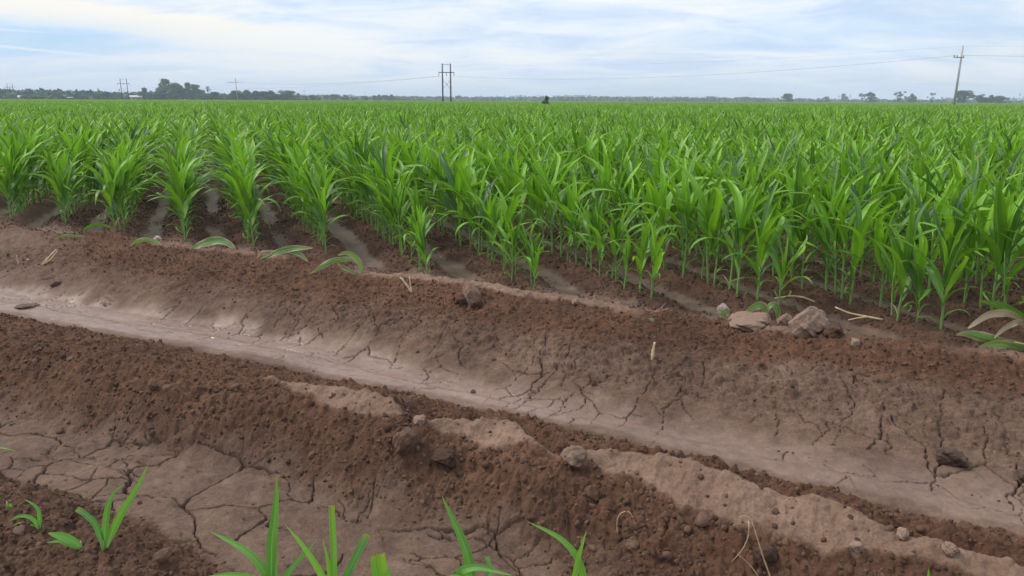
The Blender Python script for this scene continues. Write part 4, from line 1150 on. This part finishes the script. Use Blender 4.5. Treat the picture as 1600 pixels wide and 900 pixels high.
TL = [
 (0, 139, 12, 560, 'tall', 'crown', 'hazy tree cut by the left edge of the photo', G1), (16, 141, 18, 590, 'round', 'crown', 'tree behind the leftmost twin pole pylon', G1),
 (31, 145, 20, 600, 'wide', 'crown', g1, G1), (47, 147, 22, 470, 'wide', 'crown', 'dark low bush-like tree nearest to the field at the far left', G1), (60, 139, 7, 600, 'tall', 'crown', 'narrow tree rising above the far left tree belt', G1),
 (71, 142, 15, 610, 'round', 'crown', g1, G1), (80, 143, 13, 620, 'round', 'crown', g1, G1), (89, 142, 15, 610, 'round', 'crown', g1, G1), (102, 144, 15, 620, 'wide', 'crown', g1, G1),
 (114, 147, 14, 620, 'wide', 'crown', g1, G1), (127, 143, 18, 600, 'round', 'crown', 'domed tree behind the low white hut at far left', G1), (145, 145, 15, 610, 'round', 'crown', g1, G1), (155, 137, 6, 600, 'feather', 'crown', 'slim palm with a dark head left of the second twin pole pylon', G1),
 (168, 143, 20, 480, 'wide', 'crown', 'dark broad tree just left of the second twin pole pylon', G1), (182, 146, 14, 600, 'wide', 'crown', g1, G1), (188, 138, 6, 600, 'feather', 'crown', 'slim palm directly beside the second twin pole pylon', G1), (206, 145, 18, 610, 'wide', 'crown', g1, G1),
 (226, 139, 17, 560, 'round', 'crown', 'rounded tree left of the tall pale tree', G2), (237, 143, 14, 570, 'wide', 'crown', 'low tree at the foot of the rounded tree left of the tall cluster', G2), (250, 139, 22, 540, 'round', 'crown', 'dark tree at the left shoulder of the tall cluster', G2),
 (265, 127, 26, 560, 'round', 'crown2', 'tallest pale grey green tree of the left cluster', G2), (277, 132, 18, 550, 'tall', 'crown2', 'pale tree right beside the tallest one', G2), (283, 132, 14, 530, 'tall', 'crown', 'pointed dark tree in the middle of the cluster', G2), (293, 132, 20, 540, 'round', 'crown', 'big dark rounded tree in the middle of the cluster', G2),
 (302, 134, 12, 560, 'tall', 'crown2', 'pale slim tree right of the big dark rounded one', G2), (310, 135, 16, 550, 'round', 'crown', 'tree at the right shoulder of the tall cluster', G2), (318, 145, 16, 520, 'wide', 'crown', 'low tree sloping down at the right end of the tall cluster', G2),
 (326, 136, 9, 540, 'palm', 'crown', 'lone round headed palm in the gap right of the tall cluster', None), (338, 143, 22, 510, 'wide', 'crown', 'broad dark tree between the lone palm and the concrete pole', None), (353, 147, 14, 530, 'wide', 'crown', 'low tree right below the broad dark one left of the concrete pole', None),
 (370, 142, 18, 530, 'round', 'crown', 'tree directly behind the leaning concrete pole at left', None), (384, 142, 18, 540, 'round', 'crown', g2, 'trees right of the left pole'), (398, 141, 12, 540, 'tall', 'crown', 'slightly higher pointed tree in the belt right of the left pole', 'trees right of the left pole'), (411, 143, 20, 540, 'round', 'crown', g2, 'trees right of the left pole'),
 (426, 143, 18, 540, 'round', 'crown', g2, 'trees right of the left pole'), (438, 145, 16, 560, 'wide', 'crown', g2, 'trees right of the left pole'), (449, 142, 22, 560, 'round', 'crown', 'domed tree at the right end of the dense left belt', 'trees right of the left pole'),
 (460, 149, 12, 600, 'wide', 'crown', g2, 'trees right of the left pole'), (468, 147, 10, 600, 'round', 'crown', 'small square-headed tree standing just off the dense left belt', 'trees right of the left pole'),
] + [(x, t_, w, 720, kd, 'crown', g3, G3) for x, t_, w, kd in [(488, 151, 12, 'round'), (497, 151, 9, 'round'), (511, 150, 9, 'tall'), (523, 150, 16, 'round'), (539, 151, 13, 'round'), (552, 153, 12, 'wide'), (571, 152, 11, 'round'), (585, 151, 9, 'tall'), (592, 151, 9, 'round'), (602, 151, 9, 'round'), (613, 151, 11, 'round'), (622, 154, 12, 'wide'), (634, 155, 9, 'wide')]] \
  + [(x, t_, w, 1000, kd, 'crown', g4, 'small trees by the middle pylon') for x, t_, w, kd in [(678, 153, 13, 'wide'), (689, 154, 9, 'round'), (718, 152, 12, 'tall'), (734, 156, 13, 'wide'), (757, 155, 14, 'wide'), (772, 156, 14, 'wide'), (791, 156, 13, 'wide'), (803, 156, 12, 'round'), (816, 155, 13, 'round'), (826, 157, 11, 'wide')]] \
  + [(855, 152, 11, 105, 'round', 'crown', 'lone dark round tree standing forward on the middle horizon', None)] \
  + [(x, t_, w, 1100, kd, 'crown', g5, 'small trees on the middle horizon') for x, t_, w, kd in [(870, 156, 9, 'round'), (900, 158, 10, 'wide'), (909, 156, 5, 'tall'), (920, 158, 10, 'wide'), (1032, 157, 12, 'wide'), (1048, 156, 14, 'wide')]] \
  + [(x, t_, w, 1050, kd, 'crown', g6, G4) for x, t_, w, kd in [(1111, 153, 16, 'round'), (1128, 154, 18, 'wide'), (1141, 155, 12, 'wide'), (1153, 154, 11, 'round'), (1166, 153, 16, 'wide'), (1185, 154, 18, 'wide'), (1252, 155, 14, 'wide'), (1268, 156, 14, 'wide'), (1318, 151, 14, 'round'), (1340, 156, 12, 'wide'), (1380, 156, 12, 'wide'), (1419, 156, 9, 'wide')]] \
  + [(1231, 150, 18, 800, 'round', 'crown', 'dome shaped dark tree standing out before the line right of the middle', G4), (1290, 152, 11, 900, 'ragged', 'crown', 'small ragged tree right of the dome shaped dark one', G4),
     (1328, 151, 4, 950, 'feather', 'crown', 'thin palm right of the small ragged tree', G4), (1310, 152, 4, 950, 'feather', 'crown', 'thin palm just right of the small ragged tree, left of another', G4),
     (1354, 146, 14, 760, 'ragged', 'crown', 'dark tree with a spike of foliage on top, left of the ragged tree', G4), (1365, 151, 12, 760, 'round', 'crown', 'rounded dark tree touching the spiky topped one', G4),
     (1403, 148, 16, 760, 'ragged', 'crown', 'ragged open crowned tree halfway between spiky tree and right pole', G4), (1425, 151, 10, 760, 'round', 'crown', 'small leaning dark tree right of the ragged open one', G4),
     (1454, 151, 10, 760, 'ragged', 'crown', 'small fork crowned tree left of the right concrete pole', G4), (1505, 142, 24, 640, 'round', 'crown', 'big dark full crowned tree behind the right concrete pole', G4),
     (1532, 152, 14, 680, 'round', 'crown', 'left one of three bushy trees right of the right pole', G4), (1546, 153, 14, 680, 'round', 'crown', 'middle one of three bushy trees right of the right pole', G4), (1562, 152, 16, 680, 'wide', 'crown', 'right one of three bushy trees right of the right pole', G4),
     (1592, 150, 4, 800, 'feather', 'crown', 'thin palm at the right edge of the photo', G4)]
for i, (px, top, w, D, kind, mat, lab, grp) in enumerate(TL):
    put_tree(px, top, w, D, kind, mat, lab, grp, i % 3)

def far_belt():
    """the treeline far away reads as one mass"""
    rg = np.random.default_rng(44)
    b = Buf(); C = []; S = []; T = []
    for D, dens, hmax in ((1000, 1000, 6.2), (1700, 900, 14), (600, 420, 6.5)):
        for _ in range(dens):
            a = math.radians(rg.uniform(-46, 46))
            if D == 600:
                a = math.radians(-40 + 25 * rg.random() ** 1.3)
            r = D * rg.uniform(.97, 1.05); x = r * math.sin(a); y = r * math.cos(a)
            g = .5 + .5 * float(fbm(np.array([a * 9.0]), np.array([D * .01]), 3, 17)[0])
            h = hmax * (.35 + .75 * g) * rg.uniform(.7, 1.1); w = rg.uniform(7, 18)
            n = 20
            C.append(np.column_stack([x + rg.normal(0, w * .4, n), y + rg.normal(0, 4, n), rg.uniform(0, 1, n) ** .8 * h]))
            S.append(rg.uniform(1.2, 2.6, n)); T.append(np.full(n, rg.uniform(0, 1)))
    leaf_quads(b, np.concatenate(C), np.concatenate(S), rg, np.concatenate(T))
    tag(b.build('far_treeline', M['crown'], smooth=False), 'low hazy treeline along the whole far horizon', 'treeline', kind='stuff')
far_belt()

# ------------------------------------------------------------------ huts
def hut(px, D, w, d, h, wallm, label, gable=True):
    q = ray(px, horizon(px)); n_ = math.hypot(q[0], q[1])
    e = empty('hut', (q[0] / n_ * D, q[1] / n_ * D, .05), -math.atan2(q[0], q[1]))
    b = Buf(); box(b, (0, 0, h / 2), (w, d, h)); b.build('wall', M[wallm], e, smooth=False)
    b = Buf(); o = .4; rh = h + (1.1 if gable else .35)
    v = [(-w / 2 - o, -d / 2 - o, h + .003), (w / 2 + o, -d / 2 - o, h + .003), (w / 2 + o, d / 2 + o, h + .003), (-w / 2 - o, d / 2 + o, h + .003), (-w / 2 - o, 0, rh), (w / 2 + o, 0, rh)]
    b.add(v, [(0, 1, 5, 4), (2, 3, 4, 5), (0, 4, 3), (1, 2, 5), (3, 2, 1, 0)]); b.build('roof', M['roof'], e, smooth=False)
    b = Buf(); box(b, (-w * .2, -d / 2 - .03, 1.05), (1.0, .06, 2.1)); b.build('door', M['dark'], e, smooth=False)
    for f in (.1, .32):
        b = Buf(); box(b, (w * f, -d / 2 - .03, 1.6), (1.2, .06, 1.0)); b.build('window', M['dark'], e, smooth=False)
    tag(e, label, 'hut')
hut(122, 590, 6, 5, 3.6, 'tanwall', 'low hut with a pale roof under the far left trees')
hut(110, 448, 1.5, 1.4, 1.9, 'white', 'tiny white hut at the field edge below the pale roofed hut', False)
hut(152, 590, 6.5, 5, 3.9, 'tanwall', 'tan hut under the slim palm left of the second pylon')
hut(213, 560, 7, 5, 2.7, 'tanwall', 'long low tan hut between the second pylon and the tall trees')
hut(37, 520, 5, 4, 2.1, 'tanwall', 'low tan hut at the field edge at far left')

# ------------------------------------------------------------------ poles and wires
def place(px, D):
    q = ray(px, horizon(px)); n_ = q[1]
    return np.array([q[0] / n_ * D, D, .05])
def concrete_pole(px, top, D, label, arm=1.6, lean=0.0, group=None, insul=True):
    p = place(px, D); h = (horizon(px) - top) / F * D + CAMH
    e = empty('utility_pole', tuple(p), -math.atan2(p[0], p[1]) + .3)
    e.rotation_euler = (0, lean, -math.atan2(p[0], p[1]) * .5)
    b = Buf(); tube(b, [(0, 0, -.3), (0, 0, h * .5), (0, 0, h)], [.24, .19, .13], 8); b.build('shaft', M['concrete'], e)
    za = h * .82
    b = Buf(); box(b, (-.25 * arm, -.16, za), (arm, .12, .14)); b.build('crossarm', M['steel'], e, smooth=False)
    tips = []
    for fx in (-.70, -.42, .18):
        b = Buf(); tube(b, [(fx * arm, -.16, za + .07), (fx * arm, -.16, za + .22), (fx * arm, -.16, za + .42)], [.05, .10, .05], 8); b.build('insulator', M['ceramic'], e)
    tag(e, label, 'utility pole', group)
    return p, h, za
def pylon(px0, px1, top, D, label):
    p0, p1 = place(px0, D), place(px1, D)
    c = (p0 + p1) / 2; half = np.linalg.norm(p1 - p0) / 2
    h = (horizon(px0) - top) / F * D + CAMH
    e = empty('twin_pole_pylon', tuple(c))
    for s_ in (-1, 1):
        b = Buf(); tube(b, [(s_ * half, 0, -.3), (s_ * half, 0, h * .5), (s_ * half, 0, h)], [.26, .22, .17], 8); b.build('pole', M['wood'], e)
    b = Buf(); box(b, (0, 0, h * .975), (half * 2, .10, .12)); b.build('top_bar', M['steel'], e, smooth=False)
    za = h * .79; aw = half * 2 * 1.95
    b = Buf(); box(b, (0, -.27, za), (aw, .14, .24)); b.build('crossarm', M['wood'], e, smooth=False)
    for s_ in (-1, 1):
        b = Buf(); tube(b, [(-s_ * half, s_ * .07, h * .40), (0, s_ * .07, h * .50), (s_ * half, s_ * .07, h * .62)], .045, 5); b.build('brace', M['wood'], e)
    for fx in (-.48, 0, .48):
        b = Buf(); tube(b, [(fx * aw, -.27, za - .12), (fx * aw, -.27, za - .6), (fx * aw, -.27, za - 1.1)], [.06, .11, .06], 7); b.build('insulator', M['ceramic'], e)
    tag(e, label, 'pylon', 'twin pole pylons across the field')
    return c, h, za, aw
PR = concrete_pole(1491, 78, 139, 'tall slightly leaning pale concrete pole rising from the corn at right', 1.7, .012)
PL = concrete_pole(371, 124, 357, 'pale concrete pole with one crossarm before the left trees', 4.5, -.02)
for px, top, D, lab in ((477, 141, 900, 'faint thin pole above the spaced trees, nearest the dense left belt'), (571, 144, 1100, 'faint thin pole in the middle of the spaced trees'), (606, 144, 1100, 'faint thin pole above the right end of the spaced trees'),
                        (718, 147, 1100, 'faint thin pole just right of the big pylon'), (815, 147, 1100, 'faint thin pole left of the lone dark tree'), (1172, 147, 1100, 'faint thin pole above the far right treeline')):
    concrete_pole(px, top, D, lab, 3, 0, 'faint poles on the horizon')
H1 = pylon(692, 704.5, 103.5, 244, 'big dark twin pole pylon standing in the corn left of the middle')
H2 = pylon(191, 201, 125, 455, 'middle sized dark twin pole pylon before the left trees')
H3 = pylon(14, 22, 132, 640, 'smallest faint twin pole pylon at the left edge')

def wire(label, a, c, sag, r):
    a, c = np.array(a), np.array(c)
    t = np.linspace(0, 1, 40)[:, None]
    p = a + (c - a) * t; p[:, 2] -= (4 * sag * t * (1 - t))[:, 0]
    b = Buf(); tube(b, p, r, 5); tag(b.build('power_line', M['wire']), label, 'wire', 'overhead power lines')
pr, hr, zr = PR; pl, hl, zl = PL
h1c, h1h, h1z, h1a = H1
wire('grey wire sagging from the big pylon to the right concrete pole', h1c + np.array([h1a * .48, -.3, h1z - 1.1]), pr + np.array([-.8, -.2, zr + .35]), 2.2, .016)
wire('grey wire running from the right concrete pole out of the photo at right', pr + np.array([.3, -.2, zr + .35]), pr + np.array([62, -46, zr + .1]), .9, .016)
wire('faint upper wire left of the right concrete pole', h1c + np.array([h1a * .3, 0, h1h]), pr + np.array([0, 0, hr - .1]), 1.6, .006)
wire('faint upper wire right of the right concrete pole', pr + np.array([0, 0, hr - .1]), pr + np.array([62, -46, hr - .3]), .8, .006)
wire('faint wire sagging from the left concrete pole to the big pylon', pl + np.array([1, -.2, zl]), h1c + np.array([-h1a * .48, -.3, h1z - 1.1]), 1.5, .022)
wire('faint wire between the big pylon and the middle sized pylon', h1c + np.array([-h1a * .2, -.3, h1z - 1.1]), H2[0] + np.array([H2[3] * .48, 0, H2[2] - 1]), 3, .014)
wire('faint wire between the middle sized pylon and the smallest pylon', H2[0] + np.array([0, 0, H2[2] - 1]), H3[0] + np.array([0, 0, H3[2] - 1]), 3, .014)

# ------------------------------------------------------------------ haze
def haze():
    b = Buf(); box(b, (0, 0, 20 - 1.0), (8600, 8600, 40))
    m, t, nd, lk = nt('haze')
    out = N(t, 'ShaderNodeOutputMaterial'); p = N(t, 'ShaderNodeVolumePrincipled')
    p.inputs['Color'].default_value = (.74, .87, 1.0, 1); p.inputs['Density'].default_value = HAZE; p.inputs['Anisotropy'].default_value = 0.0
    lk.new(p.outputs[0], out.inputs['Volume'])
    tag(b.build('haze', m, smooth=False), 'thin bluish haze over the field', 'haze', kind='stuff')
HAZE = 0.00040
haze()

# ------------------------------------------------------------------ sky, sun, camera
SUN_EL, SUN_AZ = math.radians(50), math.radians(-75)     # azimuth from +Y towards +X
def sstep_node(t, v, a, b):
    n = N(t, 'ShaderNodeMapRange'); n.interpolation_type = 'SMOOTHSTEP'; n.inputs['From Min'].default_value = a; n.inputs['From Max'].default_value = b
    t.links.new(v, n.inputs['Value'])
    return n.outputs['Result']
def world():
    w = bpy.data.worlds.new('World'); scene.world = w; w.use_nodes = True
    t = w.node_tree; t.nodes.clear(); lk = t.links
    out = N(t, 'ShaderNodeOutputWorld')
    sky = N(t, 'ShaderNodeTexSky'); sky.sky_type = 'NISHITA'; sky.sun_disc = False
    sky.sun_elevation = SUN_EL; sky.sun_rotation = SUN_AZ; sky.air_density = 1.0; sky.dust_density = 1.2; sky.ozone_density = 1.5
    bg = N(t, 'ShaderNodeBackground'); bg.inputs[1].default_value = .13
    lk.new(sky.outputs[0], bg.inputs[0])
    tc = N(t, 'ShaderNodeTexCoord'); d = tc.outputs['Generated']
    s_ = N(t, 'ShaderNodeSeparateXYZ'); lk.new(d, s_.inputs[0])
    zc = math_(t, 'MAXIMUM', s_.outputs[2], 0.0)
    den = math_(t, 'ADD', zc, .15)
    px = math_(t, 'DIVIDE', s_.outputs[0], den); py = math_(t, 'DIVIDE', s_.outputs[1], den)
    cb = N(t, 'ShaderNodeCombineXYZ'); lk.new(px, cb.inputs[0]); lk.new(py, cb.inputs[1])
    mp = N(t, 'ShaderNodeMapping'); mp.inputs['Rotation'].default_value = (0, 0, math.radians(28)); mp.inputs['Scale'].default_value = (.40, .62, 1)
    lk.new(cb.outputs[0], mp.inputs[0])
    n1 = noise(t, mp.outputs[0], 1.1, 8, .56, .9); n2 = noise(t, mp.outputs[0], 3.1, 8, .6, .5)
    cl = math_(t, 'ADD', math_(t, 'MULTIPLY', n1, .75), math_(t, 'MULTIPLY', n2, .25))
    az = math_(t, 'ARCTAN2', s_.outputs[0], s_.outputs[1])
    el = math_(t, 'ARCSINE', s_.outputs[2])
    # clearer blue patch low at the left
    def blob(a0, e0, sa, se):
        da = math_(t, 'DIVIDE', math_(t, 'SUBTRACT', az, math.radians(a0)), math.radians(sa)); de = math_(t, 'DIVIDE', math_(t, 'SUBTRACT', el, math.radians(e0)), math.radians(se))
        q = math_(t, 'ADD', math_(t, 'MULTIPLY', da, da), math_(t, 'MULTIPLY', de, de))
        return math_(t, 'EXPONENT', math_(t, 'MULTIPLY', q, -1.0))
    clear = math_(t, 'ADD', math_(t, 'MULTIPLY', blob(-36, 3.5, 11, 1.15), .34), math_(t, 'MULTIPLY', blob(-36, 7.8, 9, .7), .30))
    clear = math_(t, 'ADD', clear, math_(t, 'MULTIPLY', blob(24, 4.4, 9, 1.0), .17))
    # contrails: thin streaks
    def trail(e0, slope, a0, a1, wd):
        ce = math_(t, 'ADD', math_(t, 'MULTIPLY', math_(t, 'SUBTRACT', az, math.radians(a0)), slope), math.radians(e0))
        q = math_(t, 'DIVIDE', math_(t, 'SUBTRACT', el, ce), math.radians(wd))
        g_ = math_(t, 'EXPONENT', math_(t, 'MULTIPLY', math_(t, 'MULTIPLY', q, q), -1.0))
        m_ = math_(t, 'MULTIPLY', math_(t, 'LESS_THAN', az, math.radians(a1)), math_(t, 'DIVIDE', math_(t, 'SUBTRACT', math.radians(a1), az), math.radians(8), clamp=True))
        return math_(t, 'MULTIPLY', g_, m_)
    nb = math_(t, 'MULTIPLY', n2, 2.0)
    thick = math_(t, 'ADD', math_(t, 'MULTIPLY', math_(t, 'MULTIPLY', trail(6.15, -.115, -36, -4, .75), nb), .30), math_(t, 'MULTIPLY', blob(-17, 3.4, 7, 1.0), .10))
    clm = math_(t, 'ADD', cl, thick)
    cover = ramp(t, clm, [(.22, (.55,) * 3), (.40, (.80,) * 3), (.52, (.93,) * 3), (.66, (1,) * 3)])
    tr = math_(t, 'ADD', trail(3.15, -.08, -34, -23, .10), trail(4.05, -.02, -34, -27, .08))
    cover2 = math_(t, 'ADD', cover, math_(t, 'MULTIPLY', tr, .6), clamp=True)
    warm = blob(-28, 6, 20, 6)
    cc = ramp(t, math_(t, 'ADD', n2, math_(t, 'MULTIPLY', thick, .6)), [(.36, (.68, .83, 1.09)), (.50, (.90, .99, 1.12)), (.62, (1.06, 1.08, 1.09))])
    cc = mixc(t, math_(t, 'MULTIPLY', warm, sstep_node(t, clm, .46, .66)), cc, (1.12, 1.06, .95))
    cc = mixc(t, math_(t, 'MULTIPLY', math_(t, 'MULTIPLY', clear, 3.2, clamp=True), math_(t, 'SUBTRACT', 1.35, n2, clamp=True)), cc, (.36, .70, 1.08))
    cc = mixc(t, math_(t, 'MULTIPLY', tr, .75), cc, (1.0, 1.0, 1.0))
    low = math_(t, 'EXPONENT', math_(t, 'MULTIPLY', math_(t, 'MAXIMUM', el, 0.0), -22.0))
    cc = mixc(t, math_(t, 'MULTIPLY', low, .85), cc, (.66, .755, .91))
    bc = N(t, 'ShaderNodeBackground'); lk.new(cc, bc.inputs[0]); lk.new(math_(t, 'ADD', .98, math_(t, 'MULTIPLY', sstep_node(t, s_.outputs[2], .26, .8), .35)), bc.inputs[1])
    mx = N(t, 'ShaderNodeMixShader'); lk.new(cover2, mx.inputs[0]); lk.new(bg.outputs[0], mx.inputs[1]); lk.new(bc.outputs[0], mx.inputs[2])
    lk.new(mx.outputs[0], out.inputs[0])
world()

sun = bpy.data.lights.new('sun', 'SUN'); sun.energy = 2.8; sun.angle = math.radians(15); sun.color = (1, .93, .82)
so = bpy.data.objects.new('sun', sun); COL.objects.link(so)
so.rotation_euler = (math.radians(90) - SUN_EL, 0, -SUN_AZ + PI)

cam = bpy.data.cameras.new('camera'); cam.sensor_width = 36; cam.lens = F / 1600 * 36; cam.clip_start = .05; cam.clip_end = 20000
co = bpy.data.objects.new('camera', cam); COL.objects.link(co)
from mathutils import Matrix
co.matrix_world = Matrix.Translation((0, 0, CAMH)) @ Matrix.Rotation(PI / 2 - PITCH, 4, 'X') @ Matrix.Rotation(ROLL, 4, 'Z')
scene.camera = co

scene.view_settings.view_transform = 'Standard'; scene.view_settings.look = 'None'
scene.view_settings.exposure = 0.0; scene.view_settings.gamma = 1.0; scene.view_settings.use_curve_mapping = False
cy = scene.cycles
cy.use_denoising = True; cy.max_bounces = 6; cy.diffuse_bounces = 3; cy.glossy_bounces = 2; cy.transmission_bounces = 3; cy.volume_bounces = 1
cy.use_adaptive_sampling = True; cy.adaptive_threshold = .02
